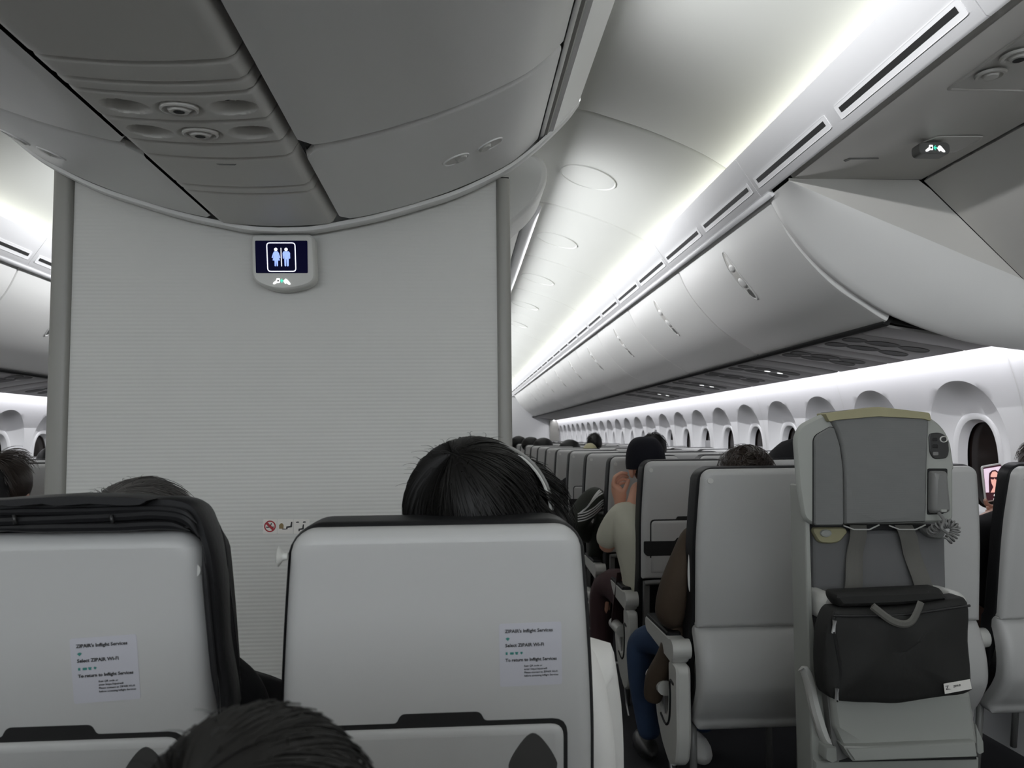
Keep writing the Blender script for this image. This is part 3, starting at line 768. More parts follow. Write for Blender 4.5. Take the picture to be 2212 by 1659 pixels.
m_ = MB(); m_.loft([[XZ(2.2985)(a, b, 0) for a, b in fr_o], [XZ(2.2985)(a, b, 0.0007) for a, b in fr_o], [XZ(2.2985)(a, b, 0.0007) for a, b in fr_i], [XZ(2.2985)(a, b, 0) for a, b in fr_i]])
md(m_.build('symbol_frame', 'icow', mon, 0))
wom = [(850, 580), (920, 580), (945, 615), (972, 705), (955, 715), (925, 640), (965, 760), (928, 762), (926, 872), (902, 878), (894, 765), (884, 878), (860, 872), (857, 762), (820, 760), (845, 640), (820, 715), (800, 705), (828, 615)]
man = [(1040, 580), (1140, 580), (1165, 610), (1168, 722), (1147, 726), (1142, 640), (1140, 870), (1118, 880), (1104, 872), (1098, 740), (1090, 740), (1088, 872), (1072, 880), (1058, 870), (1052, 730), (1042, 640), (1042, 726), (1022, 722), (1018, 610)]
for nm, P in (('woman_symbol', wom), ('man_symbol', man)):
    md(MB().prism([mpt(*p) for p in P], XZ(2.2985), 0, 0.0007).build(nm, 'icob', mon, 0))
for nm, cu in (('woman_head_symbol', 882), ('man_head_symbol', 1086)):
    c = mpt(cu, 542); md(MB().prism(ellipse(0.0100, 0.0100, c[0], c[1], 20), XZ(2.2985), 0, 0.0007).build(nm, 'icow', mon, 0))
md(MB().prism([mpt(976, 512), mpt(992, 512), mpt(1006, 878), mpt(990, 878)], XZ(2.2985), 0, 0.0007).build('divider_symbol', 'icow', mon, 0))
c = mpt(1000, 1165)
n0 = set(o.name for o in bpy.data.objects)
belt_icon(mon, c, 2.299, 0.050)
for o in bpy.data.objects:
    if o.name not in n0: md(o)

# three safety stickers on the partition
def sticker(px0, px1, label):
    P = tr([(px0, 1122), (px1, 1122), (px1, 1153), (px0, 1153)], 2.357)
    o = MB().prism(roundpoly(P, 0.002, 2), XZ(2.3595), 0, 0.001).build('safety_sticker', 'paper', None, 0)
    return tag(o, label, 'sticker', 'safety stickers on the partition')
s1 = sticker(568, 598, 'square no smoking sticker with red ring on the partition')
c = at(583, 1137, Y=2.357)
ro, ri = ellipse(0.034, 0.034, c.x, c.z), ellipse(0.027, 0.027, c.x, c.z)
f = XZ(2.3582)
MB().loft([[f(a, b, 0) for a, b in ro], [f(a, b, 0.0008) for a, b in ro], [f(a, b, 0.0008) for a, b in ri], [f(a, b, 0) for a, b in ri]]).build('red_ring', 'red', s1, 0)
MB().prism([(c.x-0.013, c.z+0.008), (c.x-0.008, c.z+0.013), (c.x+0.013, c.z-0.008), (c.x+0.008, c.z-0.013)], f, 0, 0.0009).build('red_bar', 'red', s1, 0)
MB().prism([(c.x-0.011, c.z-0.004), (c.x+0.011, c.z-0.004), (c.x+0.011, c.z-0.001), (c.x+0.002, c.z-0.001), (c.x+0.006, c.z+0.009), (c.x+0.003, c.z+0.009), (c.x-0.001, c.z-0.001), (c.x-0.011, c.z-0.001)], f, 0, 0.0006).build('cigarette_mark', 'ink', s1, 0)
s2 = sticker(599, 633, 'white sticker with life vest under seat symbol on the partition')
c = at(608, 1137, Y=2.357)
MB().prism([(c.x-0.007, c.z-0.007), (c.x+0.006, c.z-0.007), (c.x+0.006, c.z+0.004), (c.x+0.002, c.z+0.009), (c.x-0.002, c.z+0.009), (c.x-0.007, c.z+0.004)], f, 0, 0.0006).build('vest_mark', 'brownink', s2, 0)
def seatmark(parent, cx, cz, k=1):
    P = [(-0.008, -0.010), (-0.008, -0.002), (0.004, 0.0), (0.006, 0.012), (0.010, 0.012), (0.009, -0.004), (-0.004, -0.006), (-0.004, -0.010)]
    MB().prism([(cx+a*k, cz+b*k) for a, b in P], f, 0, 0.0006).build('seat_mark', 'ink', parent, 0)
c = at(624, 1136, Y=2.357); seatmark(s2, c.x, c.z)
c = at(614, 1143, Y=2.357); MB().prism([(c.x-0.006, c.z-0.001), (c.x+0.006, c.z-0.001), (c.x+0.006, c.z+0.001), (c.x-0.006, c.z+0.001)], f, 0, 0.0006).build('arrow_mark', 'ink', s2, 0)
s3 = sticker(634, 668, 'white sticker with seated figure and fasten belt symbol on the partition')
c = at(650, 1141, Y=2.357); seatmark(s3, c.x, c.z, 0.9)
c = at(650, 1128, Y=2.357)
for dx in (-0.010, 0.010): MB().prism([(c.x+dx-0.005, c.z-0.002), (c.x+dx+0.005, c.z-0.001), (c.x+dx+0.003, c.z+0.002), (c.x+dx-0.003, c.z+0.002)], f, 0, 0.0006).build('belt_mark', 'ink', s3, 0)

# ------------------------------------------------------------------ passenger seats
def slab(hwf, z0, z1, yf, rc, er, th, rb=0.01, nz=26, x0=0.0):
    """upright panel facing -Y with rounded top corners and rounded edges; hwf half width at z, yf surface y at z"""
    mb = MB(); us = [-1, -0.992, -0.975, -0.95, -0.91, -0.85, -0.7, -0.35, 0, 0.35, 0.7, 0.85, 0.91, 0.95, 0.975, 0.992, 1]
    zs = []
    H = z1-z0
    for i in range(nz+1):
        t = i/nz; zs.append(z0+H*t)
    for d in (0.0008, 0.003, 0.007, 0.013, 0.02, 0.03, 0.04): zs += [z1-d, z0+min(d, rb*1.5)]
    zs = sorted(set(round(z, 5) for z in zs))
    def w(z):
        h = hwf(z)
        if z > z1-rc: h = h-rc+math.sqrt(max(0, rc*rc-(z-(z1-rc))**2))
        if z < z0+rb: h = h-rb+math.sqrt(max(0, rb*rb-((z0+rb)-z)**2))
        return h
    def edge(x, z):
        d = min(hwf(z)-abs(x), z1-z, (z-z0)*(er/max(rb, 1e-3)) if rb < er else z-z0)
        if z > z1-rc and abs(x) > hwf(z)-rc:
            d = rc-math.hypot(abs(x)-(hwf(z)-rc), z-(z1-rc))
        d = max(0, min(d, er)); k = 1-d/er
        return er*(1-math.sqrt(max(0, 1-k*k)))
    front = [[(x0+u*w(z), yf(z)+edge(u*w(z), z), z) for u in us] for z in zs]
    ids = [mb.pts(r) for r in front]
    n = len(us)
    for a, b in zip(ids, ids[1:]):
        for i in range(n-1): mb.f.append((a[i], a[i+1], b[i+1], b[i]))
    loop = ids[0][:]+[r[-1] for r in ids[1:]]+list(reversed(ids[-1][:-1]))+[r[0] for r in reversed(ids[1:-1])]
    back = mb.pts([(mb.v[i][0], yf(mb.v[i][2])+er+th, mb.v[i][2]) for i in loop])
    m = len(loop)
    for i in range(m): mb.f.append((loop[i], loop[(i+1) % m], back[(i+1) % m], back[i]))
    mb.f.append(tuple(back))
    return mb
ST = 1.184                           # top of the hard shell
def hw_s(z): return 0.2025-0.016*max(0, (z-0.90)/0.28)**1.5
def ys_s(z): return (ST-z)*0.10
def led(parent, cx, z, y, m='signlit'):
    MB().prism(rrect(0.008, 0.004, 0.0018, cx, z, 3), XZ(y), 0, 0.001).build('indicator', m, parent, 0)

def armrest(t, x, pad='leather'):
    a = MB(); P = roundpoly([(0.10, 0.555), (0.13, 0.52), (0.48, 0.545), (0.505, 0.565), (0.50, 0.600), (0.11, 0.600)], 0.018, 4)
    a.pillow([(p, q) for p, q in P], lambda p, q, d: (x-0.026+d, p, q), [(0.004, 0), (0, 0.005), (0, 0.047), (0.004, 0.052)])
    o = a.build('armrest', 'ltplastic', t)
    MB().pillow(rrect(0.046, 0.30, 0.012, x, 0.34), lambda p, q, d: (p, q, 0.598+d), [(0, 0), (0, 0.010), (0.004, 0.014)]).build('pad', pad, o)
    MB().tube([(x-0.029, 0.125, 0.572), (x+0.029, 0.125, 0.572)], 0.033, 20).build('pivot', 'ltplastic', o)
def side_panel(t, x):
    P = [(0.085, 0.525), (0.19, 0.525), (0.19, 0.44), (0.215, 0.33), (0.265, 0.300), (0.33, 0.34), (0.36, 0.40), (0.40, 0.385), (0.37, 0.27), (0.30, 0.20), (0.20, 0.155), (0.125, 0.19), (0.095, 0.28)]
    P = roundpoly(P, 0.03, 4)
    o = MB().pillow(P, lambda p, q, d: (x-0.022+d, p, q), [(0.006, 0), (0, 0.007), (0, 0.037), (0.006, 0.044)]).build('side_panel', 'ltplastic', t)
    g = [(0.125, 0.455), (0.165, 0.455), (0.165, 0.40), (0.185, 0.32), (0.235, 0.285), (0.30, 0.30)]
    MB().tube([(x-0.022, p, q) for p, q in spline(g, 4)], 0.005, 6).build('groove', 'black', o)
    MB().tube([(x-0.02, 0.42, 0.40), (x-0.02, 0.24, 0.405)], 0.026, 14).build('seat_pan_end', 'ltplastic', t)
    MB().tube([(x-0.015, 0.30, 0.37), (x-0.015, 0.24, 0.22), (x-0.015, 0.19, 0.10), (x-0.015, 0.15, 0.06)], 0.004, 6).build('kick_wire', 'chrome', t)

def make_seat(kind='tray', label='', aisle=True, pad=0.0):
    t = thing('passenger_seat', label, 'seat')
    if kind == 'tray':
        slab(hw_s, 0.672, ST, ys_s, 0.032, 0.022, 0.02).build('seat_shell', 'shell', t)
    else:
        def yb(z):
            y = ys_s(z)
            if z < 0.655:
                q = (0.655-z)/0.355; y = ys_s(0.655)+0.012-0.050*math.sin(min(1, q*1.15)*math.pi)**0.8+0.09*max(0, q-0.55)
            return y
        sh = slab(hw_s, 0.655, ST, ys_s, 0.032, 0.022, 0.02, 0.012).build('seat_shell', 'shell', t)
        slab(lambda z: 0.2035, 0.300, 0.665, yb, 0.012, 0.03, 0.03, 0.04, 30).build('lower_shell', 'shell', t)
    # padded cushion seen as a black border round the shell
    c = slab(lambda z: hw_s(z)+0.007, 0.40, ST+0.006, lambda z: ys_s(z)+0.018+(0.03 if z < 0.66 else 0), 0.045, 0.02, 0.07).build('back_cushion', 'leather', t)
    MB().tube([(-0.165, ys_s(1.146)+0.016, 1.146), (-0.165, ys_s(1.146)-0.004, 1.146)], 0.009, 14).build('coat_hook', 'ltplastic', t)
    if kind == 'tray':
        yt = lambda z, d=0: ys_s(z)-d
        def fn(a, b, d): return (a, ys_s(b)-d, b)
        gp = roundpoly([(-0.168, 0.765), (0.168, 0.765), (0.168, 0.932), (0.060, 0.932), (0.054, 0.944), (-0.048, 0.944), (-0.054, 0.932), (-0.168, 0.932)], [0, 0, 0.02, 0.004, 0.006, 0.006, 0.004, 0.02], 4)
        MB().prism(gp, fn, -0.002, 0.0015).build('recess', 'black', t, 0)
        tp = roundpoly([(-0.163, 0.70), (0.163, 0.70), (0.163, 0.926), (-0.163, 0.926)], [0, 0, 0.018, 0.018], 5)
        tr_ = MB().pillow(tp, fn, [(0, -0.001), (0, 0.001), (0.0015, 0.0035), (0.005, 0.0055), (0.012, 0.0065)]).build('tray_table', 'shell', t)
        tear = [(0.122+0.032*math.sin(a)*(1-0.28*max(0, math.cos(a))), 0.875+0.034*math.cos(a)+(0.007*max(0, math.cos(a))**4)) for a in [i*math.pi/18 for i in range(36)]]
        hole = MB()
        cx, cz = 0.122, 0.875
        def k(s, d): return [fn(cx+(a-cx)*s, cz+(b-cz)*s, d) for a, b in tear]
        hole.loft([k(1.0, 0.0062), k(0.98, 0.0074), k(0.95, 0.0072)], True, False, True).build('cup_holder', 'cup', tr_)
        sp = roundpoly([(-0.196, 0.838), (-0.060, 0.838), (-0.05, 0.852), (0.06, 0.852), (0.07, 0.838), (0.196, 0.838), (0.196, 0.788), (0.183, 0.774), (-0.183, 0.774), (-0.196, 0.788)], 0.006, 3)
        ms = MB().pillow(sp, fn, [(0, -0.001), (0, 0.007), (0.002, 0.009)]).build('media_strip', 'black', t)
        for dx in (-0.018, 0.0, 0.016): led(ms, dx-0.02, 0.806, ys_s(0.806)-0.0095)
        # frame and rail below the shell
        MB().tube([(-0.19, 0.055, 0.655), (-0.15, 0.05, 0.658), (0.15, 0.05, 0.658), (0.19, 0.055, 0.655)], 0.011, 10).build('rail', 'mdplastic', t)
        for sx in (-1, 1):
            MB().loft([[(sx*0.18+dx, y+dy, z) for dx, dy in ((-0.012, 0), (0.012, 0), (0.012, 0.03), (-0.012, 0.03))] for y, z in ((0.055, 0.66), (0.075, 0.5), (0.11, 0.3))], True, True, True).build('back_strut', 'mdplastic', t)
    MB().pillow(rrect(0.40, 0.38, 0.05, 0, 0.36), lambda p, q, d: (p, q, 0.33+d), [(0.01, 0), (0, 0.02), (0, 0.10), (0.012, 0.13), (0.04, 0.14)]).build('seat_cushion', 'leather', t)
    for sy in (0.17, 0.44):
        for sx in (-0.15, 0.15) if not aisle else (-0.19, 0.15):
            MB().tube([(sx, sy, 0.33), (sx, sy+0.02, 0.0)], 0.012, 8).build('leg', 'mdplastic', t)
    MB().tube([(-0.21, 0.16, 0.065), (0.2, 0.16, 0.065)], 0.007, 6).build('baggage_bar', 'chrome', t)
    armrest(t, -0.238)
    if aisle: side_panel(t, -0.238)
    return t

GRP = 'rows of economy seats'
RX = [0.0, 0.485, 0.97]
proto_aisle = make_seat('tray', '', True); proto_in = make_seat('tray', '', False)
COLN = ['aisle', 'middle', 'window']
YR = [3.30+0.76*k for k in range(18)]
first = {0: proto_aisle, 1: proto_in}
used = set()
FARKEEP = ('leg', 'seat_shell', 'back_cushion', 'tray_table', 'media_strip', 'seat_cushion')
def put(proto, loc, label, group, keep=None, mirror=False, rz=0, rx=0):
    if proto.name not in used and keep is None and not mirror:
        used.add(proto.name); proto.location = loc; proto['label'] = label; proto['group'] = group; proto.rotation_euler = (rx, 0, rz); return proto
    r = dup(proto, loc, label, group, keep, rz, rx)
    if mirror: r.scale = (-1, 1, 1)
    return r
for k, y in enumerate(YR):
    for j in range(3):
        row = ORD[k+1]
        pl = 'right-hand block of economy seats, %s seat of %s row' % (COLN[j], row)
        put(proto_aisle if j == 0 else proto_in, (0.990+RX[j], y, 0), 'grey-backed seat in the '+pl, GRP, None if k < 6 else FARKEEP)
# first row of the right block, with smooth backs
c0 = make_seat('smooth', 'smooth grey seat back beside the aisle, left of the attendant seat', True)
c0.location = (1.006, 2.50, 0); c0.scale = (1.11, 1, 1); c0['group'] = 'smooth-backed first row seats'
c1 = dup(c0, (1.545, 2.50, 0), 'smooth grey middle seat back partly hidden behind the attendant seat', 'smooth-backed first row seats')
c2 = dup(c0, (2.040, 2.555, 0), 'smooth grey window seat back with wide black edge at the right border', 'smooth-backed first row seats', None, 0.0, 0.10)
c2.scale = (1.02, 1, 1)
for o in c2.children:
    if o.name.startswith('back_cushion'): o.scale = (0.985, 0.62, 1); o.location = (0, 0.032, 0)
for o in (c1, c2):
    for ch in list(o.children):
        if ch.name.split('.')[0] in ('side_panel', 'seat_pan_end', 'kick_wire'):
            for g in list(ch.children): bpy.data.objects.remove(g)
            bpy.data.objects.remove(ch)
# left block
for k in range(5):
    y = 2.48+0.76*k
    for j in range(3):
        if k == 0 and j > 0: continue
        put(proto_aisle if j == 0 else proto_in, (2*XC-1.005-RX[j], y-0.0, 0), 'grey-backed seat in the left-hand block beyond the partition post, %s seat of %s row' % (COLN[j], ORD[k]), 'economy seats left of the partition', None, True)

# near centre row (two seats in view, the third left out of frame) and its details
def info_sticker(t, cx, cz, rz):
    Y = ys_s(cz)-0.0008
    e = bpy.data.objects.new('information_sticker', None)
    bpy.data.objects.remove(e)
    P = roundpoly([(-0.0405, -0.041), (0.0405, -0.041), (0.0405, 0.041), (-0.0405, 0.041)], 0.003, 3)
    c, s = math.cos(rz), math.sin(rz)
    P = [(cx+a*c-b*s, cz+a*s+b*c) for a, b in P]
    o = MB().prism(P, lambda a, b, d: (a, ys_s(b)-d, b), -0.0005, 0.0006).build('information_sticker', 'sticker', t, 0)
    def put_t(name, s_, size, u, v, m='ink', bold=0.0):
        n = text_mesh(name, s_, size, m, o, (cx+u*c-v*s, ys_s(cz+v)-0.0011, cz+v*c+u*s), bold=bold)
        n.rotation_euler = (math.radians(5.7), -rz, 0); return n
    put_t('sticker_text', "ZIPAIR's Inflight Services", 0.0062, -0.033, 0.029, bold=0.00012)
    put_t('sticker_text', "Select ZIPAIR Wi-Fi", 0.0062, -0.033, 0.0105, bold=0.00012)
    put_t('sticker_text', "To return to Inflight Services", 0.0057, -0.033, -0.0085, bold=0.00012)
    put_t('sticker_text', "Scan QR code or", 0.0034, -0.009, -0.0160)
    put_t('sticker_text', "enter https://zipairwifi", 0.0034, -0.009, -0.0203)
    put_t('sticker_text', "Please connect to ZIPAIR Wi-Fi", 0.0034, -0.009, -0.0246)
    put_t('sticker_text', "before accessing Inflight Services", 0.0034, -0.009, -0.0289)
    def mk(name, poly, m='teal'):
        poly = [(cx+a*c-b*s, cz+a*s+b*c) for a, b in poly]
        MB().prism(poly, lambda a, b, d: (a, ys_s(b)-0.0006-d, b), 0, 0.0005).build(name, m, o, 0)
    mk('wifi_mark', [(-0.0325, 0.0215), (-0.0305, 0.0228), (-0.0285, 0.0228), (-0.0268, 0.0215), (-0.0296, 0.0185)])
    mk('meal_mark', [(-0.0325, 0.0005), (-0.0300, 0.0005), (-0.0300, 0.0037), (-0.0325, 0.0037)])
    mk('movie_mark', rrect(0.005, 0.003, 0.0006, -0.0245, 0.0020, 2))
    mk('cart_mark', [(-0.0205, 0.0037), (-0.0160, 0.0037), (-0.0170, 0.0015), (-0.0165, 0.0003), (-0.0195, 0.0003)])
    mk('pin_mark', [(-0.0120, 0.0003), (-0.0103, 0.0022), (-0.0108, 0.0036), (-0.0132, 0.0036), (-0.0137, 0.0022)])
nb = dup(proto_in, (-0.030, 1.0, 0), 'near grey seat back with an information sticker, centre of the photo, cup holder below', 'near centre row seats')
na = dup(proto_in, (-0.517, 1.0, 0), 'near grey seat back with sticker and black leather jacket over its top, lower left', 'near centre row seats')
info_sticker(nb, 0.120, 1.017, math.radians(0.8)); info_sticker(na, 0.072, 1.014, math.radians(2.8))
for o in list(nb.children):
    if o.name.startswith('coat_hook'): bpy.data.objects.remove(o)
for o in na.children:
    if o.name.startswith('coat_hook'): o.location = (0.344, 0.012, -0.012)
k1 = MB().loft([[(-0.192-dx, 0.02+r*math.cos(a*math.pi/8), 1.148+r*math.sin(a*math.pi/8)) for a in range(16)] for dx, r in ((0, 0.005), (0.005, 0.005), (0.007, 0.006), (0.010, 0.011), (0.012, 0.013), (0.0135, 0.010))], True, True, True).build('coat_knob', 'ltplastic', nb)
for xx, lb in ((-0.030, 'nearest seat just below the photo frame, under the viewpoint'), (-0.517, 'nearest seat just below the photo frame at the left')):
    dup(proto_in, (xx, 0.21, 0), lb, 'nearest row seats').scale = (1, 1, 0.96)
# nearest seat: only the rounded top edge of its headrest reaches the frame
t = thing('headrest', 'blurred pale grey top edge of the nearest headrest at bottom of the photo', 'headrest', (0.0, 0, 0))
arc = []
c = at(1590, 1634, Y=0.335)
for i in range(25):
    a = math.radians(-40+80*i/24); arc.append((c.x+0.14*math.sin(a), c.z-0.14*(1-math.cos(a))*0.42))
poly = arc+[(c.x+0.09, c.z-0.30), (c.x-0.09, c.z-0.30)]
MB().pillow(poly, XZ(0.335), [(0.012, 0), (0.002, 0.012), (0, 0.03), (0.002, 0.045), (0.012, 0.055)]).build('padded_wing', 'attshell', t)
MB().box(c.x-0.03, c.x+0.03, 0.29, 0.31, 0.0, c.z-0.2).build('stem', 'mdplastic', t)

# ------------------------------------------------------------------ attendant seat
YA = 2.06
att = thing('attendant_seat', 'grey flight attendant jump seat with harness straps, power panel and handset', 'crew seat', (1.25, YA, 0))
def ad(o): o.location = (-1.25, -YA, 0); return o
def px(P, Y=YA): return tr(P, Y)
# frame column left, rear board
ad(MB().pillow(roundpoly(px([(1742, 1050), (1752, 1050), (1757, 1140), (1762, 1330), (1777, 1455), (1802, 1560), (1812, 1625), (1812, 1700), (1760, 1700), (1752, 1440)]), 0.004, 3), XZ(YA+0.105), [(0, 0), (0, 0.082), (0.002, 0.088), (0.004, 0.090)]).build('frame', 'attshell', att))
ad(MB().pillow(roundpoly(px([(1792, 1120), (2046, 1120), (2052, 1300), (2110, 1560), (2116, 1700), (1792, 1700)]), 0.006, 3), XZ(YA+0.16), [(0, 0), (0, 0.05), (0.004, 0.055)]).build('back_board', 'attshell', att))
# headrest housing
hp = roundpoly(px([(1716, 945), (1728, 918), (1782, 891), (1890, 882), (2000, 893), (2036, 918), (2055, 950), (2064, 1012), (2061, 1015), (2061, 1122), (2050, 1130), (1754, 1135), (1735, 1120), (1724, 1050)]), [0.02, 0.03, 0.03, 0.1, 0.03, 0.03, 0.03, 0.004, 0.004, 0.012, 0.012, 0.02, 0.02, 0.02], 4)
hh = ad(MB().pillow(hp, XZ(YA+0.15), [(0.045, 0.05), (0.028, 0.075), (0.012, 0.11), (0.004, 0.130), (0, 0.139), (0.003, 0.146), (0.008, 0.150)]).build('headrest_housing', 'attshell', att))
cush = roundpoly(px([(1779, 891), (1890, 880), (1998, 891), (2004, 910), (2000, 1010), (1998, 1128), (1822, 1133), (1821, 1010), (1812, 950), (1795, 915)]), [0.01, 0.08, 0.01, 0.01, 0.03, 0.006, 0.006, 0.05, 0.05, 0.03], 4)
cu = MB().pillow(cush, XZ(YA+0.008), [(0, -0.02), (0, 0.006), (0.002, 0.013), (0.005, 0.018), (0.009, 0.020)]).build('headrest_cushion', 'attfab', hh)
yt = px([(1775, 893), (1890, 879), (2000, 892), (2004, 910), (1985, 905), (1890, 900), (1800, 908), (1785, 912)])
MB().pillow(roundpoly(yt, 0.006, 4), XZ(YA+0.004), [(0, -0.03), (0, 0.0205), (0.0008, 0.0225)]).build('top_cover', 'yellow', hh)
wing = roundpoly(px([(1757, 950), (1762, 940), (1792, 922), (1800, 924), (1812, 960), (1819, 1010), (1820, 1134), (1757, 1135)]), 0.008, 4)
MB().pillow(wing, XZ(YA+0.006), [(0, 0), (0, 0.010), (0.003, 0.014)]).build('side_pad', 'attfab', hh)
wcx = sum(p[0] for p in wing)/len(wing); wcz = sum(p[1] for p in wing)/len(wing)
wing2 = [(wcx+(a-wcx)*1.06, wcz+(b-wcz)*1.012) for a, b in wing]
MB().prism(wing2, XZ(YA), 0.0, 0.0016).build('seam', 'black', hh, 0)
pp = roundpoly(px([(2005, 936), (2030, 934), (2046, 945), (2049, 975), (2044, 990), (2016, 992), (2007, 978)]), 0.012, 4)
pw = MB().pillow(pp, XZ(YA), [(0, 0.0), (0, 0.003), (0.002, 0.0045)]).build('power_panel', 'dkplastic', hh)
for (x0, y0, x1, y1, m) in ((2012, 946, 2023, 953, 'black'), (2012, 960, 2024, 968, 'black'), (2013, 976, 2025, 984, 'mdplastic')):
    MB().pillow(roundpoly(px([(x0, y0), (x1, y0), (x1, y1), (x0, y1)]), 0.003, 3), XZ(YA-0.0045), [(0, 0), (0.001, 0.0012)]).build('socket', m, pw)
cc = at(2036, 949, Y=YA)
MB().loft([[XZ(YA-0.0045)(cc.x+r*math.cos(t*math.pi/12), cc.z+0.8*r*math.sin(t*math.pi/12), d) for t in range(24)] for r, d in ((0.0115, 0), (0.0105, 0.003), (0.009, 0.003), (0.008, 0.001))]).build('round_socket', 'ltplastic', pw)
MB().pillow(roundpoly(px([(2003, 1012), (2046, 1012), (2044, 1100), (2038, 1110), (2002, 1112)]), 0.005, 3), XZ(YA+0.0005), [(0, 0), (0, 0.002)]).build('handset_cradle', 'black', hh)
hs = roundpoly(px([(2004, 1017), (2036, 1017), (2043, 1098), (2040, 1106), (2006, 1108), (2003, 1100)]), 0.008, 4)
hs_ = thing('handset', 'dark grey telephone handset in its cradle on the attendant seat', 'handset', (1.3, YA, 1.1))
def hd(o): o.location = (-1.3, -YA, -1.1); return o
hd(MB().pillow(hs, XZ(YA-0.003), [(0, 0), (0, 0.012), (0.004, 0.022), (0.010, 0.026)]).build('body', 'mdplastic', hs_))
hd(MB().pillow(roundpoly(px([(2018, 1098), (2031, 1098), (2031, 1104), (2018, 1104)]), 0.002, 2), XZ(YA-0.028), [(0, 0), (0.001, 0.003)]).build('release', 'attshell', hs_))
p0 = at(2026, 1106, Y=YA-0.02); p1 = at(2034, 1140, Y=YA-0.05); p2 = at(2056, 1160, Y=YA-0.05)
stem = [p0, p0+Vector((0.003, -0.02, -0.02)), p1, p1+Vector((0.012, 0, -0.012)), p2]
hd(MB().tube(spline(stem, 5), 0.0042, 8).build('cord', 'mdplastic', hs_))
cpath = spline([at(2046, 1168, Y=YA-0.05), at(2060, 1156, Y=YA-0.052), at(2064, 1142, Y=YA-0.052), at(2054, 1132, Y=YA-0.045), at(2040, 1132, Y=YA-0.03), at(2022, 1140, Y=YA-0.01), at(2010, 1150, Y=YA+0.02)], 24)
coil = []
for i, p in enumerate(cpath):
    t_ = (cpath[min(i+1, len(cpath)-1)]-cpath[max(i-1, 0)]).normalized(); a = t_.cross(Vector((0, 1, 0))).normalized(); b = t_.cross(a)
    ph = 2*math.pi*i/9.0; coil.append(p+(a*math.cos(ph)+b*math.sin(ph))*0.011)
hd(MB().tube(coil, 0.0030, 6).build('coiled_cord', 'mdplastic', hs_))
# lower back pad with harness
ad(MB().pillow(roundpoly(px([(1757, 1142), (1830, 1142), (1842, 1148), (1980, 1146), (2040, 1142), (2052, 1160), (2055, 1290), (2085, 1400), (2100, 1520), (1800, 1520), (1772, 1430), (1760, 1300)], YA+0.06), 0.008, 4), XZ(YA+0.11), [(0, 0), (0, 0.02), (0.006, 0.032), (0.010, 0.034)]).build('back_pad', 'attlow', att))
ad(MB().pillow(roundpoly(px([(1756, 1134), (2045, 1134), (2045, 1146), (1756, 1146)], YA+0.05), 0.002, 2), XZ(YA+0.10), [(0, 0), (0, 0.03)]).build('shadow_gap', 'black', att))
for P in ([(1758, 1140), (1828, 1140), (1836, 1150), (1818, 1172), (1800, 1176), (1772, 1174), (1758, 1150)], [(1990, 1140), (2044, 1142), (2048, 1155), (2040, 1166), (2012, 1164), (1996, 1150)]):
    q = ad(MB().pillow(roundpoly(px(P, YA+0.055), 0.012, 4), XZ(YA+0.075), [(0, 0), (0, 0.008), (0.004, 0.013)]).build('harness_guide', 'yellow' if P[0][0] < 1800 else 'attfab', att))
    c = at(P[0][0]+(30 if P[0][0] < 1800 else 28), 1153, Y=YA+0.05)
    MB().pillow(ellipse(0.034, 0.022, c.x, c.z), XZ(YA+0.062), [(0, 0), (0.002, 0.005), (0.006, 0.006)]).build('guide_opening', 'attshell' if P[0][0] < 1800 else 'mdplastic', q)
for P in ([(1843, 1136), (1879, 1136), (1874, 1200), (1866, 1285), (1828, 1285), (1838, 1200)], [(1941, 1136), (1979, 1136), (2000, 1200), (2026, 1285), (1986, 1285), (1962, 1200)]):
    Q = px(P, YA+0.04); L = [Q[0], Q[5], Q[4]]; R = [Q[1], Q[2], Q[3]]
    ls, rs = spline(L, 5), spline(R, 5)
    mb = MB(); rows = []
    for i, (a, b) in enumerate(zip(ls, rs)):
        yy = YA+0.055-0.006*math.sin(i*0.9); w = (b-a)
        rows.append([(a.x, yy+0.003, a.y), (a.x+w.x*0.1, yy, a.y), (a.x+w.x*0.5, yy-0.003, a.y), (a.x+w.x*0.9, yy, b.y), (b.x, yy+0.003, b.y), (b.x, yy+0.005, b.y), (a.x, yy+0.005, a.y)])
    ad(mb.loft(rows, True, True, True).build('harness_strap', 'strap', att))
    c0_, c1_ = Q[0], Q[1]
    ad(MB().tube([(c0_[0]-0.03, YA+0.035, c0_[1]+0.002), (c0_[0]+0.002, YA+0.04, c0_[1]-0.010), (c1_[0]-0.002, YA+0.04, c1_[1]-0.010), (c1_[0]+0.025, YA+0.035, c1_[1]+0.003)], 0.002, 6).build('strap_wire', 'ltplastic', att))
# stowed armrests
for P, yy in (([(1776, 1335), (1777, 1300), (1785, 1286), (1800, 1283), (1813, 1292), (1815, 1320), (1800, 1345), (1786, 1345)], YA-0.02), ([(2050, 1276), (2075, 1279), (2090, 1292), (2092, 1330), (2060, 1340)], YA-0.01)):
    ad(MB().pillow(roundpoly(px(P, yy), 0.008, 4), XZ(YA+0.09), [(0, 0), (0, 0.09), (0.004, 0.100), (0.010, 0.106)]).build('armrest', 'ltplastic', att))
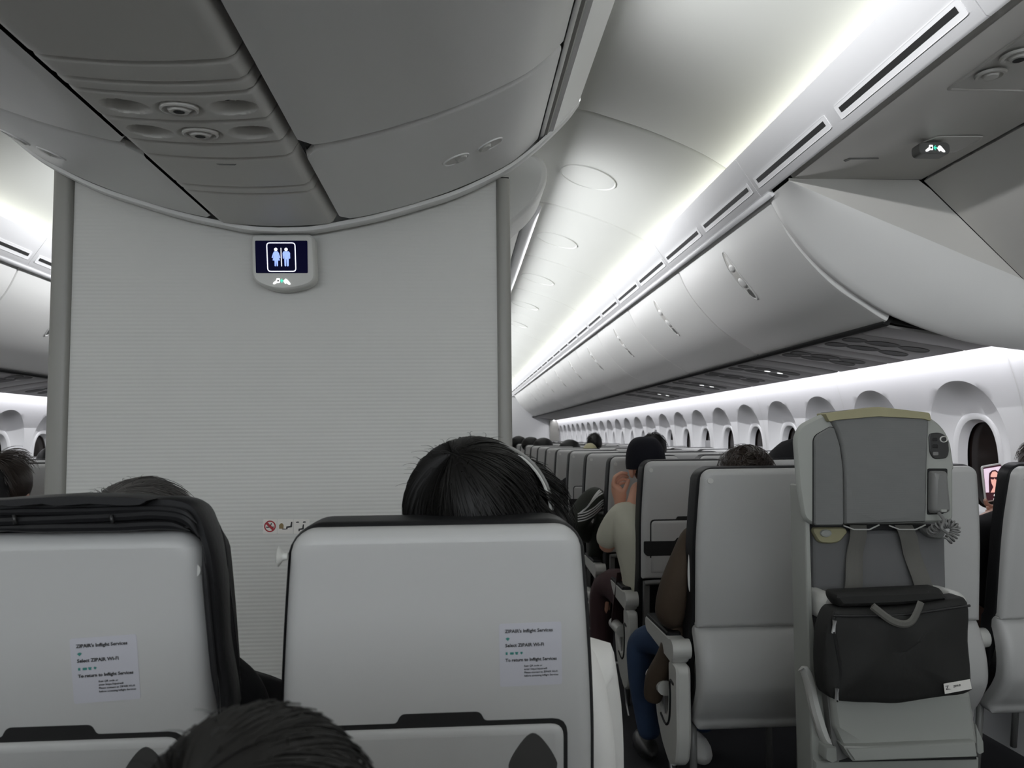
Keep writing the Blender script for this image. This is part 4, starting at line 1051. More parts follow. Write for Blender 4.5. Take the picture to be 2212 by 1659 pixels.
# seat pan, lip, base
def fz(z0y, z1y):   # leaning outwards towards the bottom
    return lambda a, b, d: (a, YA-0.01-d-0.10*(0.62-b), b)
pan = roundpoly(px([(1795, 1500), (2096, 1496), (2102, 1560), (2106, 1606), (1822, 1618), (1800, 1570)], YA-0.03), 0.006, 3)
ad(MB().pillow(pan, fz(0, 0), [(0, -0.07), (0, 0.01), (0.004, 0.018), (0.012, 0.022)]).build('seat_pan', 'attshell', att))
lip = roundpoly(px([(1822, 1612), (2105, 1600), (2108, 1634), (1840, 1643)], YA-0.06), 0.004, 3)
ad(MB().pillow(lip, fz(0, 0), [(0, -0.05), (0, 0.035), (0.003, 0.042), (0.006, 0.044)]).build('seat_lip', 'attshell', att))
ad(MB().pillow(px([(1762, 1646), (2118, 1640), (2120, 2000), (1764, 2000)], YA), XZ(YA+0.09), [(0, 0), (0, 0.08), (0.004, 0.086)]).build('base', 'attshell', att))
ad(MB().pillow(px([(1815, 1636), (2112, 1634), (2112, 1642), (1815, 1648)], YA), XZ(YA+0.02), [(0, 0), (0, 0.015)]).build('base_gap', 'black', att))
rail = [at(x, y, Y=YA-0.01) for x, y in ((1736, 1446), (1742, 1450), (1751, 1475), (1763, 1530), (1778, 1580), (1790, 1606), (1806, 1612))]
rl = spline([tuple(p) for p in rail], 5); rows = []
for i, p in enumerate(rl):
    w = 0.010+0.009*math.sin(i/len(rl)*math.pi)
    rows.append([(p.x-w*0.3, YA+0.02, p.z-0.012), (p.x-w*0.5, YA-0.002, p.z-0.004), (p.x-w*0.2, YA-0.012, p.z+0.004), (p.x+w*0.5, YA-0.010, p.z+0.008), (p.x+w*0.8, YA+0.0, p.z+0.006), (p.x+w*0.8, YA+0.02, p.z)])
ad(MB().loft(rows, True, True, True).build('side_rail', 'ltplastic', att))
for P in ([(1782, 1612), (1806, 1612), (1808, 1643), (1796, 1648), (1780, 1640)], [(2105, 1560), (2112, 1575), (2123, 1600), (2124, 1625), (2112, 1630), (2106, 1625)]):
    ad(MB().pillow(roundpoly(px(P, YA-0.02), 0.004, 3), XZ(YA+0.08), [(0, 0), (0, 0.10), (0.003, 0.106)]).build('rail_end', 'attshell', att))
ad(MB().pillow(px([(1790, 1500), (1800, 1500), (1836, 1640), (1812, 1648), (1800, 1590)], YA-0.03), XZ(YA+0.01), [(0, 0), (0, 0.03)]).build('side_web', 'mdplastic', att))

# black laptop bag hanging on the attendant seat
bag = thing('laptop_bag', 'black zipped laptop bag with white tag hanging in front of the attendant seat', 'bag', (1.17, YA-0.1, 0.7))
def bd(o): o.location = (-1.17, -(YA-0.1), -0.7); return o
def bagpoly(P): return px(P, YA-0.13)
bp = bagpoly([(1788, 1375), (1795, 1345), (1808, 1322), (1830, 1318), (1950, 1316), (2040, 1302), (2075, 1296), (2101, 1303), (2105, 1390), (2110, 1480), (2109, 1497), (2060, 1508), (2000, 1517), (1945, 1527), (1900, 1526), (1850, 1524), (1810, 1517), (1793, 1500), (1786, 1440)])
bp = [tuple(p) for p in spline(bp+[bp[0]], 4)][:-1]
mb = MB()
n = len(bp); cxb = sum(p[0] for p in bp)/n; czb = sum(p[1] for p in bp)/n
rows = []
def bulge(x, z):
    u, v = (x-cxb)/0.2, (z-czb)/0.13
    w = 0.010*noise.noise(Vector((x*9, z*9, 3)))+0.010*math.exp(-((abs(u*0.8)-(0.55-0.45*(v+0.5)))/0.14)**2)
    return w
for k_, d in ((1.0, 0.0), (1.0, 0.045), (0.985, 0.055), (0.95, 0.060), (0.85, 0.064), (0.7, 0.068), (0.5, 0.072), (0.3, 0.074), (0.1, 0.075)):
    r = []
    for a, b in bp:
        x, z = cxb+(a-cxb)*k_, czb+(b-czb)*k_
        r.append((x, YA-0.055-d-(bulge(x, z) if d > 0.05 else 0), z))
    rows.append(r)
bd(mb.loft(rows, True, True, True).build('bag_body', 'bag', bag))
bd(MB().pillow(roundpoly(bagpoly([(1812, 1284), (2044, 1274), (2054, 1284), (2060, 1302), (1950, 1314), (1826, 1318), (1812, 1300)]), 0.008, 4), XZ(YA-0.05), [(0.004, 0), (0, 0.01), (0, 0.045), (0.006, 0.058), (0.012, 0.062)]).build('top_flap', 'bag', bag))
z = [at(x, y, Y=YA-0.125) for x, y in ((1800, 1330), (1850, 1331), (1950, 1328), (2040, 1316), (2095, 1308))]
bd(MB().tube(spline([tuple(p) for p in z], 6), 0.0035, 6).build('zip', 'dkplastic', bag))
z = [at(x, y, Y=YA-0.122) for x, y in ((1806, 1325), (1800, 1345), (1808, 1400), (1816, 1450), (1810, 1485), (1806, 1500))]
bd(MB().tube(spline([tuple(p) for p in z], 6), 0.005, 6).build('zip', 'black', bag))
for q in ((1803, 1340, 1800, 1368), (1808, 1487, 1807, 1515)):
    a, b = at(q[0], q[1], Y=YA-0.135), at(q[2], q[3], Y=YA-0.135)
    o = bd(MB().tube([a, a.lerp(b, 0.35), b], [0.0055, 0.004, 0.005], 8).build('zip_puller', 'chrome', bag))
    MB().tube([b+Vector((0, -0.004, 0.002)), b+Vector((0, -0.0056, 0.002))], 0.0025, 8).build('hole', 'black', o)
hnd = spline([tuple(at(x, y, Y=YA-0.15)) for x, y in ((1884, 1309), (1895, 1318), (1925, 1340), (1950, 1348), (1968, 1343), (1980, 1325), (1990, 1300))], 6)
rows = []
for i, p in enumerate(hnd):
    t_ = (hnd[min(i+1, len(hnd)-1)]-hnd[max(i-1, 0)]).normalized(); a = t_.cross(Vector((0, 1, 0))).normalized()*0.0095
    rows.append([p-a, p-a*0.5+Vector((0, -0.004, 0)), p+a*0.5+Vector((0, -0.004, 0)), p+a, p+Vector((0, 0.003, 0))])
bd(MB().loft(rows, True, True, True).build('handle', 'strap', bag))
tg = bd(MB().prism(px([(2040, 1478), (2097, 1468), (2101, 1489), (2043, 1500)], YA-0.14), XZ(YA-0.136), 0, 0.001).build('tag', 'paper', bag, 0))
c = at(2045, 1491, Y=YA-0.14)
for s_, sz, dx, dz in (('Z', 0.014, 0, 0), ('ZIPAIR', 0.007, 0.020, 0.002), ('.....', 0.005, 0.008, -0.001)):
    n_ = text_mesh('tag_text', s_, sz, 'ink', tg, (c.x+dx, YA-0.1375, c.z+dz+dx*0.17), bold=0.0001); n_.rotation_euler = (0, -0.17, 0)

# ------------------------------------------------------------------ people
def skinned(name, verts, edges, m, parent=None, sub=2):
    """verts: (x,y,z,r); a continuous surface grown round the joints"""
    me = bpy.data.meshes.new('t'); me.from_pydata([v[:3] for v in verts], edges, []); o = bpy.data.objects.new('t', me); COL.objects.link(o)
    md_ = o.modifiers.new('s', 'SKIN'); md_.use_smooth_shade = True
    for i, v in enumerate(verts):
        sv = me.skin_vertices[0].data[i]; r = v[3]; sv.radius = (r, r) if not isinstance(r, tuple) else r
        sv.use_root = (i == 0)
    sb_ = o.modifiers.new('u', 'SUBSURF'); sb_.levels = sub; sb_.render_levels = sub
    bpy.context.view_layer.update()
    m2 = bpy.data.meshes.new_from_object(o.evaluated_get(bpy.context.evaluated_depsgraph_get()))
    bpy.data.objects.remove(o); bpy.data.meshes.remove(me)
    m2.materials.clear(); m2.materials.append(M[m]); m2.name = name; m2.shade_smooth()
    n = bpy.data.objects.new(name, m2); COL.objects.link(n)
    if parent is not None: n.parent = parent
    return n
def head_into(o, c, yaw=0.0, k=1.0, tilt=0.0):
    """add a head with nose, chin, brow, eye hollows and ears to a body mesh; face looks along +Y turned by yaw"""
    mb = MB(); R = Matrix.Rotation(yaw, 3, 'Z') @ Matrix.Rotation(tilt, 3, 'Y')
    def f(d):
        s = 1.0
        if d.z < -0.1: s -= 0.16*min(1, (-0.1-d.z)/0.9)*(1-max(0, d.y)*0.7)
        fr = max(0, d.y)
        s += 0.26*fr**6*math.exp(-(d.x/0.13)**2)*math.exp(-((d.z+0.12)/0.16)**2)      # nose
        s += 0.06*fr*math.exp(-((d.z+0.62)/0.2)**2)*math.exp(-(d.x/0.35)**2)            # chin
        s -= 0.06*fr**2*(math.exp(-((abs(d.x)-0.36)/0.16)**2))*math.exp(-((d.z-0.06)/0.12)**2)  # eyes
        s += 0.03*fr**3*math.exp(-((d.z+0.38)/0.06)**2)*math.exp(-(d.x/0.25)**2)
        return s
    mb.ell((0, 0, 0), (0.074*k, 0.094*k, 0.116*k), 32, 20, f)
    for sx in (-1, 1):
        mb.ell((sx*0.078*k, 0.0, -0.030*k), (0.011*k, 0.019*k, 0.033*k), 12, 8)
    me = o.data; bm = bmesh.new(); bm.from_mesh(me)
    vs = [bm.verts.new(Vector(c)+R @ Vector(v)) for v in mb.v]
    for q in mb.f:
        try: bm.faces.new([vs[i] for i in q])
        except ValueError: pass
    bmesh.ops.recalc_face_normals(bm, faces=bm.faces); bm.to_mesh(me); bm.free(); me.shade_smooth()
def hair_on(parent, c, r, m, crown=(-0.3, -0.55, 0.8), n=500, reach=1.75, wild=0.006, width=0.0011, seed=1, name='hair', base=True, face=None, curl=0.0, fly=0):
    rnd = random.Random(seed); mb = MB(); c = Vector(c); cr = Vector(crown).normalized()
    a1 = cr.cross(Vector((1, 0, 0))).normalized(); a2 = cr.cross(a1)
    if base:
        mb.ell(c, (r[0]*0.97, r[1]*0.97, r[2]*0.97), 32, 20, lambda d: 1+0.03*noise.noise(d*4+Vector((seed, 0, 0))))
    for i in range(n):
        ph = rnd.uniform(0, 2*math.pi); th0 = rnd.uniform(0.02, 0.5)*(1 if i % 3 else 2.2); th1 = th0+rnd.uniform(0.5, 1.0)*(reach-th0)
        out0 = rnd.uniform(0.0, wild); pts = []; sw = rnd.uniform(-0.25, 0.25)
        for k in range(9):
            t = k/8; th = th0+(th1-th0)*t; p_ = ph+sw*t+curl*math.sin(t*9+ph*3)
            d = cr*math.cos(th)+(a1*math.cos(p_)+a2*math.sin(p_))*math.sin(th)
            o_ = 1+0.012+(out0*(0.3+t))/0.1
            pts.append((c.x+d.x*r[0]*o_, c.y+d.y*r[1]*o_, c.z+d.z*r[2]*o_))
        mb.tube(pts, [width*(1-0.6*k/8) for k in range(9)], 3, False)
    for i in range(fly):
        ph = rnd.uniform(0, 2*math.pi); th = rnd.uniform(0, 0.9); d = cr*math.cos(th)+(a1*math.cos(ph)+a2*math.sin(ph))*math.sin(th)
        p = Vector((c.x+d.x*r[0], c.y+d.y*r[1], c.z+d.z*r[2])); v = (d+Vector((rnd.uniform(-.6, .6), rnd.uniform(-.3, .3), rnd.uniform(0, .5)))).normalized(); pts = []
        L = rnd.uniform(0.015, 0.035); bnd = Vector((rnd.uniform(-1, 1), 0, -0.9))
        for k in range(6):
            t = k/5; pts.append(p+v*L*t+bnd*L*0.6*t*t)
        mb.tube(pts, [0.0005*(1-0.7*k/5) for k in range(6)], 3, False)
    return mb.build(name, m, parent, 60)

def seated(label, x, y, topz, hairm, cloth, lean=0.0, hair_r=(0.085, 0.10, 0.105), yaw=0.0, skin='skin2', n=220, group=None, arms=True, seed=3, curl=0.0, wild=0.008, fly=0, width=0.0013, reach=1.75):
    """upright seated person seen from behind; x,y head centre, topz top of the hair"""
    hz = topz-hair_r[2]*1.05; t = thing('person', label, 'person', (x, y, 0.45), 0, group)
    X0, Yh = 0, 0
    V = [(0-lean, 0.06, 0.15, 0.12), (0-lean*0.7, 0.05, hz-0.45-0.36, (0.14, 0.09)), (0-lean*0.4, 0.04, hz-0.45-0.22, (0.15, 0.09)), (-lean*0.1, 0.02, hz-0.45-0.13, 0.05), (0, 0.0, hz-0.45-0.03, 0.05),
         (-0.17-lean*0.4, 0, hz-0.45-0.24, 0.055), (-0.20-lean*0.4, 0.10, hz-0.45-0.46, 0.042), (-0.16, 0.32, hz-0.45-0.50, 0.032),
         (0.17-lean*0.4, 0, hz-0.45-0.24, 0.055), (0.20-lean*0.4, 0.10, hz-0.45-0.46, 0.042), (0.16, 0.32, hz-0.45-0.50, 0.032),
         (-0.10, 0.38, 0.10, 0.065), (-0.10, 0.42, -0.32, 0.04), (0.10, 0.38, 0.10, 0.065), (0.10, 0.42, -0.32, 0.04)]
    E_ = [(0, 1), (1, 2), (2, 3), (3, 4), (2, 5), (5, 6), (6, 7), (2, 8), (8, 9), (9, 10), (0, 11), (11, 12), (0, 13), (13, 14)]
    b = skinned('body', V, E_, skin, t, 1)
    head_into(b, (0, 0, hz-0.475), yaw, 0.86*min(hair_r[0]/0.085, hair_r[2]/0.10, 1.2))
    S = [(v[0], v[1], v[2], (tuple(q+0.012 for q in v[3]) if isinstance(v[3], tuple) else v[3]+0.012)) for v in V]
    S2 = [S[0], S[1], S[2], (S[3][0], S[3][1], S[3][2]-0.03, 0.06), S[5], S[6], S[7], S[8], S[9], S[10]]
    skinned('shirt', S2, [(0, 1), (1, 2), (2, 3), (2, 4), (4, 5), (5, 6), (2, 7), (7, 8), (8, 9)], cloth, t, 1)
    T_ = [(*v[:3], v[3]+0.014) for v in (V[0], V[11], V[12], V[13], V[14])]
    skinned('trousers', T_, [(0, 1), (1, 2), (0, 3), (3, 4)], 'blackcloth', t, 1)
    hair_on(t, (0, -0.008, hz-0.45+0.012), hair_r, hairm, n=n, seed=seed, curl=curl, wild=wild, fly=fly, width=width, reach=reach)
    return t

# passenger with headphones in the near right seat
t = seated('person with black hair wearing headphones behind the near centre seat', 0.018, 1.19, 1.288, 'hair', 'whitecloth', hair_r=(0.098, 0.104, 0.102), yaw=-0.5, n=1500, wild=0.006, fly=60, seed=11, width=0.0012)
for ch in t.children:
    if ch.name.startswith('hair'): h_ = ch
hair_on(t, (0.064, 0.050, 0.700), (0.092, 0.09, 0.108), 'hair', n=600, seed=12, wild=0.012, name='hair', fly=20)
hp_ = thing('headphones', 'grey over-ear headphones on the black-haired passenger in the near seat', 'headphones', (0.034, 1.185, 1.198))
band = []; 
for i in range(33):
    a = math.radians(-12+204*i/32); band.append((-0.104*math.cos(a), 0.0, -0.022+0.111*math.sin(a)))
rows = []
for i, p in enumerate(band):
    c_, s_ = p[0]/0.104, (p[2]+0.022)/0.111
    yb_ = 0.012+0.0*i
    rows.append([(p[0]+c_*dr, yb_+dy-0.02*s_, p[2]+s_*dr) for dr, dy in ((0, -0.012), (0.004, -0.014), (0.007, -0.008), (0.007, 0.012), (0, 0.014))])
bo = MB().loft(rows, True, True, True).build('headband', 'bandgrey', hp_)
MB().tube([(r_[0][0], r_[0][1]-0.002, r_[0][2]) for r_ in rows], 0.0022, 6).build('edge_trim', 'bandlight', hp_)
for sx in (-1, 1): MB().ell((sx*0.107, 0.02, -0.075), (0.020, 0.034, 0.040), 20, 12).build('ear_cup', 'bandgrey', hp_)
# white sleeve beside the near seat
sl = skinned('sleeve', [(0.10, 0.0, 0.565, 0.045), (0.148, -0.045, 0.51, 0.046), (0.166, -0.05, 0.40, 0.042), (0.172, -0.03, 0.29, 0.040)], [(0, 1), (1, 2), (2, 3)], 'whitecloth', t, 2)

# grey-haired passenger in the near left seat
t2 = seated('person with short greying hair and black top behind the jacket-draped seat', at(305, 1100, Y=1.20).x, 1.20, 1.228, 'hairgrey', 'blackcloth', hair_r=(0.082, 0.10, 0.09), n=900, wild=0.012, fly=60, seed=5, width=0.0009)
ax = at(530, 1450, Y=1.12)
skinned('sleeve', [(ax.x-t2.location.x-0.12, 0.02, 0.56, 0.05), (ax.x-t2.location.x-0.055, -0.06, ax.z-0.45+0.0, 0.034), (ax.x-t2.location.x-0.005, -0.07, ax.z-0.45-0.022, 0.030), (ax.x-t2.location.x+0.012, -0.05, ax.z-0.45-0.10, 0.030)], [(0, 1), (1, 2), (2, 3)], 'blackcloth', t2, 2)

# jacket over the left seat
jk = thing('leather_jacket', 'black leather jacket draped over the top of the near left seat back', 'jacket', (-0.517, 1.02, 1.0))
def jd(o): o.location = (0.517, -1.02, -1.0); return o
op = [(-120, 1080), (0, 1082), (60, 1076), (200, 1072), (330, 1074), (392, 1078), (424, 1098), (446, 1150), (460, 1215), (468, 1290), (474, 1400), (488, 1500), (494, 1560), (470, 1562), (462, 1480), (446, 1350), (436, 1240), (428, 1180), (416, 1158), (395, 1148), (200, 1150), (0, 1154), (-120, 1156)]
P = tr(op, 0.985)
mb = MB(); P = [tuple(p) for p in spline(P+[P[0]], 3)][:-1]
rows = []
for ins, d in ((0.008, -0.07), (0.003, -0.05), (0.0, -0.015), (0.002, 0.0), (0.004, 0.004)):
    rows.append([(a, 0.995-d+0.004*noise.noise(Vector((a*22, b*30, d*9))), b+0.002*noise.noise(Vector((a*30, b*30, 5)))) for a, b in inset(P, ins)])
jd(mb.loft(rows, True, True, True).build('jacket_body', 'leather', jk))
# folds and collar flap
for pts_, r_ in (([(-100, 1128), (0, 1126), (120, 1122), (260, 1116), (340, 1112), (400, 1122), (430, 1160)], 0.006), ([(-100, 1108), (40, 1106), (180, 1104), (320, 1100), (390, 1106), (425, 1130)], 0.005), ([(-100, 1142), (100, 1140), (250, 1138), (360, 1134), (410, 1146)], 0.006), ([(437, 1180), (444, 1260), (452, 1350), (462, 1450), (474, 1540)], 0.004)):
    q = spline([tuple(at(x, y, Y=0.983)) for x, y in pts_], 6)
    jd(MB().tube(q, [r_*min(1, 0.1+(len(q)-1-i)/6, 0.1+i/6) for i in range(len(q))], 8).build('fold', 'leather', jk))
for xx in (30, 240):
    jd(MB().tube([at(xx, 1112, Y=0.974), at(xx+3, 1132, Y=0.974)], 0.0022, 6).build('stitching', 'dkplastic', jk))
cf = tr([(-120, 1090), (-20, 1092), (30, 1096), (90, 1090), (120, 1095), (190, 1090), (270, 1094), (302, 1092), (322, 1080), (280, 1073), (150, 1070), (40, 1076), (-40, 1082), (-120, 1084)], 0.97)
jd(MB().pillow(cf, XZ(1.02), [(0, 0), (0, 0.045), (0.001, 0.05)]).build('collar', 'leather', jk))

# foreground head
fx = at(545, 1790, Y=0.50)
t3 = seated('blurred dark-haired head of the passenger just in front, bottom of the photo', fx.x, 0.50, fx.z+0.055, 'hairfg', 'blackcloth', hair_r=(0.078, 0.092, 0.088), n=1600, wild=0.010, fly=50, seed=21, width=0.0013)

# passenger in a cap leaning into the aisle
cm_ = thing('person', 'person in black cap and beige T-shirt leaning into the aisle, hand at ear', 'person', (0.8, 3.5, 0.45))
def W(x, y, z): return (x-0.8, y-3.5, z-0.45)
def wp(px_, py_, Y): p = at(px_, py_, Y=Y); return W(*p)
V = [(*W(0.89, 3.58, 0.52), 0.10), (*W(0.865, 3.56, 0.70), 0.09), (*W(0.835, 3.55, 0.88), 0.085), (*W(0.835, 3.56, 1.01), 0.055), (*W(0.832, 3.57, 1.09), 0.050),
     (*W(0.715, 3.56, 0.925), 0.038), (*W(0.690, 3.65, 0.76), 0.040), (*W(0.705, 3.71, 0.84), 0.040), (*wp(1341, 1100, 3.67), 0.029), (*wp(1339, 1078, 3.655), 0.030), (*wp(1334, 1058, 3.65), 0.031),
     (*W(0.96, 3.56, 0.94), 0.055), (*W(1.0, 3.68, 0.75), 0.042), (*W(0.92, 3.9, 0.72), 0.032),
     (*W(0.74, 3.90, 0.575), 0.03), (*W(0.715, 3.98, 0.12), 0.02), (*W(0.92, 3.95, 0.56), 0.03), (*W(0.92, 4.0, 0.12), 0.02)]
E_ = [(0, 1), (1, 2), (2, 3), (3, 4), (2, 5), (5, 6), (6, 7), (7, 8), (8, 9), (9, 10), (2, 11), (11, 12), (12, 13), (0, 14), (14, 15), (0, 16), (16, 17)]
def finger(pts_, r0=0.0085, r1=0.0065):
    b = len(V)
    for i, p in enumerate(pts_): V.append((*p, r0+(r1-r0)*i/max(1, len(pts_)-1)))
    E_.append((10, b))
    for i in range(len(pts_)-1): E_.append((b+i, b+i+1))
Yh = 3.645
finger([wp(1324, 1046, Yh-0.015), wp(1328, 1030, Yh-0.02), wp(1342, 1021, Yh-0.015), wp(1356, 1023, Yh-0.005)], 0.0105, 0.008)
finger([wp(1325, 1048, Yh+0.004), wp(1331, 1034, Yh+0.002), wp(1345, 1027, Yh+0.004), wp(1359, 1031, Yh+0.006)], 0.0105, 0.008)
finger([wp(1328, 1050, Yh+0.022), wp(1336, 1038, Yh+0.020), wp(1349, 1034, Yh+0.022), wp(1360, 1039, Yh+0.02)], 0.010, 0.0078)
finger([wp(1332, 1052, Yh+0.038), wp(1342, 1043, Yh+0.036), wp(1354, 1043, Yh+0.034)], 0.009, 0.007)
finger([wp(1348, 1062, Yh-0.022), wp(1354, 1048, Yh-0.028), wp(1359, 1034, Yh-0.018)], 0.0125, 0.009)
cb = skinned('body', V, E_, 'skin', cm_, 2)
hc = wp(1396, 1000, 3.58); head_into(cb, hc, 0.12, 1.0, -0.10)
Sh = [(*W(0.895, 3.57, 0.50), 0.135), (*W(0.865, 3.55, 0.64), 0.13), (*W(0.845, 3.54, 0.78), 0.13), (*W(0.832, 3.54, 0.90), 0.125), (*W(0.832, 3.555, 1.00), 0.062),
      (*W(0.715, 3.55, 0.925), 0.066), (*W(0.688, 3.60, 0.84), 0.062), (*W(0.688, 3.635, 0.775), 0.057), (*W(0.95, 3.56, 0.94), 0.068), (*W(0.99, 3.62, 0.82), 0.055)]
skinned('shirt', Sh, [(0, 1), (1, 2), (2, 3), (3, 4), (3, 5), (5, 6), (6, 7), (3, 8), (8, 9)], 'shirt', cm_, 2)
Tr = [(*W(0.89, 3.58, 0.50), 0.13), (*W(0.75, 3.88, 0.575), 0.085), (*W(0.72, 3.96, 0.50), 0.075), (*W(0.715, 3.98, 0.10), 0.055), (*W(0.92, 3.95, 0.56), 0.08), (*W(0.92, 4.0, 0.10), 0.06)]
skinned('trousers', Tr, [(0, 1), (1, 2), (2, 3), (0, 4), (4, 5)], 'maroon', cm_, 1)
hair_on(cm_, (hc[0]+0.006, hc[1]-0.012, hc[2]-0.02), (0.070, 0.092, 0.090), 'hair', n=0, name='hair')
cap = thing('baseball_cap', 'plain black baseball cap with a tiny coloured mark on the aisle passenger', 'cap', (0.8, 3.5, 0.45))
cpb = MB(); rows = []
for j in range(15):
    th = math.pi*0.5*j/14*1.0; rr = math.cos(th)**0.62 if j < 14 else 0.02; zz = math.sin(th)
    rows.append([(hc[0]-0.002+0.094*rr*math.cos(a*math.pi/16)+0.014*zz*-0.3, hc[1]+0.108*rr*math.sin(a*math.pi/16), hc[2]-0.006+0.130*zz) for a in range(32)])
rows.insert(0, [(hc[0]+(p[0]-hc[0])*0.97, hc[1]+(p[1]-hc[1])*0.97, p[2]-0.022) for p in rows[0]])
cpb.loft(rows, True, False, True).build('crown', 'capnavy', cap)
br = [(hc[0]+0.075*math.sin(a), hc[1]+0.085+0.09*math.cos(a)) for a in [math.radians(-95+190*i/16) for i in range(17)]]
MB().prism(br, lambda a, b, d: (a, b, hc[2]+0.0+d), 0, 0.004).build('brim', 'capnavy', cap)
lg = wp(1399, 1003, 3.47)
MB().prism([(lg[0]-0.008, lg[2]-0.006), (lg[0]+0.009, lg[2]-0.006), (lg[0]+0.009, lg[2]+0.006), (lg[0]-0.008, lg[2]+0.006)], lambda a, b, d: (a, hc[1]-0.109-d*0.5, b), 0, 0.003).build('mark', 'whitepl', cap, 0)
MB().prism([(lg[0]-0.006, lg[2]-0.004), (lg[0]+0.0, lg[2]-0.004), (lg[0]+0.0, lg[2]+0.005), (lg[0]-0.006, lg[2]+0.005)], lambda a, b, d: (a, hc[1]-0.1105-d, b), 0, 0.001).build('mark', 'blue', cap, 0)

# striped jacket passenger one row further
t = seated('person in dark jacket with white sleeve stripes, arm over the aisle armrest', 0.97, 4.32, 1.17, 'hair', 'olive', n=80, seed=8)
A = [(0.80, 4.26, 1.00), (0.70, 4.30, 0.90), (0.645, 4.30, 0.82), (0.72, 4.42, 0.74), (0.80, 4.5, 0.72)]
AL = [(a-0.97, b-4.32, c_-0.45, r) for (a, b, c_), r in zip(A, (0.075, 0.078, 0.072, 0.068, 0.05))]
js = skinned('jacket_sleeve', AL, [(0, 1), (1, 2), (2, 3), (3, 4)], 'olive', t, 2)
from mathutils.bvhtree import BVHTree
bmt = bmesh.new(); bmt.from_mesh(js.data); bvh = BVHTree.FromBMesh(bmt); bmt.free()
def ribbon(path, w, name, m, parent, origin):
    """band lying on the sleeve surface along a photo path, w in metres at the sleeve"""
    P = spline([Vector(p) for p in path], 6); mb = MB(); rows = []
    for i, p in enumerate(P):
        t_ = (P[min(i+1, len(P)-1)]-P[max(i-1, 0)]).normalized(); nrm = Vector((-t_.y, t_.x))*(w/2*1660/4.2)
        row = []
        for k in (-1, 0, 1):
            q = p+nrm*k; d = (at(q.x, q.y, Y=1.0)-EYE).normalized()
            h = bvh.ray_cast(EYE-origin, d)
            if h[0] is None: row = None; break
            row.append(h[0]-d*0.002)
        if row: rows.append(row)
    if len(rows) > 2: mb.loft(rows, False); return mb.build(name, m, parent, 60)
og = Vector((0.97, 4.32, 0.45))
for k_ in range(3):
    o = k_*6.5
    ribbon([(1312-o*0.2, 1048+o), (1296-o*0.3, 1058+o), (1284-o*0.4, 1072+o*0.9), (1272-o*0.6, 1092+o*0.6), (1258-o*0.5, 1104+o*0.4)], 0.008, 'white_stripe', 'whitepl', t, og)
for k_ in range(4):
    o = k_*5.5
    ribbon([(1316, 1074+o*0.8), (1300, 1082+o*0.9), (1284, 1096+o), (1266, 1106+o), (1248, 1110+o)], 0.0065, 'white_stripe', 'whitepl', t, og)

# brown jacket passenger in the first row
t = seated('person with curly dark hair in brown jacket and jeans, first row aisle seat', 1.03, 2.74, 1.232, 'hairbr', 'brown', hair_r=(0.076, 0.10, 0.095), n=500, curl=0.5, wild=0.03, fly=70, seed=31)
o_ = Vector((1.03, 2.74, 0.45))
def rel(P, rs): return [(*(Vector(p)-o_), r) for p, r in zip(P, rs)]
skinned('jacket_sleeve', rel([(0.85, 2.70, 0.98), (0.80, 2.68, 0.88), (0.75, 2.68, 0.78), (0.728, 2.70, 0.67), (0.80, 2.86, 0.63)], (0.06, 0.060, 0.062, 0.062, 0.05)), [(0, 1), (1, 2), (2, 3), (3, 4)], 'brown', t, 2)
skinned('jacket_hem', rel([(0.80, 2.75, 0.62), (0.74, 2.76, 0.50), (0.70, 2.80, 0.42), (0.69, 2.82, 0.33)], (0.07, 0.05, 0.045, 0.035)), [(0, 1), (1, 2), (2, 3)], 'brown', t, 2)
skinned('jeans', rel([(0.95, 2.80, 0.48), (0.78, 3.05, 0.50), (0.725, 3.14, 0.47), (0.72, 3.10, 0.30), (0.74, 3.06, 0.10)], (0.09, 0.075, 0.07, 0.055, 0.045)), [(0, 1), (1, 2), (2, 3), (3, 4)], 'jeans', t, 2)
skinned('jeans', rel([(1.0, 2.80, 0.48), (1.04, 3.08, 0.50), (1.0, 3.14, 0.3), (0.96, 3.12, 0.10)], (0.09, 0.07, 0.055, 0.045)), [(0, 1), (1, 2), (2, 3)], 'jeans', t, 2)
MB().ell(tuple(Vector((0.94, 3.12, 0.05))-o_), (0.05, 0.13, 0.05), 16, 10).build('shoe', 'whitepl', t)
MB().ell(tuple(Vector((0.74, 3.16, 0.05))-o_), (0.045, 0.12, 0.045), 16, 10).build('shoe', 'dkplastic', t)
q = spline([tuple(at(x, y, Y=2.60)-o_) for x, y in ((1500, 1176), (1492, 1195), (1489, 1230), (1490, 1262), (1493, 1280))], 5)
MB().tube(q, [0.002]+[0.006]*(len(q)-2)+[0.002], 8).build('white_trim', 'whitepl', t)
wl = tr([(1496, 1131), (1512, 1134), (1514, 1180), (1500, 1180)], 2.86)
w_ = MB().pillow(roundpoly(wl, 0.004, 2), XZ(2.87), [(0, 0), (0, 0.008), (0.001, 0.01)]).build('wallet', 'wallet')
tag(w_, 'small brown card wallet held up beside the first row aisle seat', 'wallet')
for k_ in range(3):
    MB().prism(tr([(1500, 1139+k_*11), (1512, 1142+k_*11), (1512, 1149+k_*11), (1500, 1146+k_*11)], 2.857), XZ(2.8598), 0, 0.001).build('card', 'paper', w_, 0)

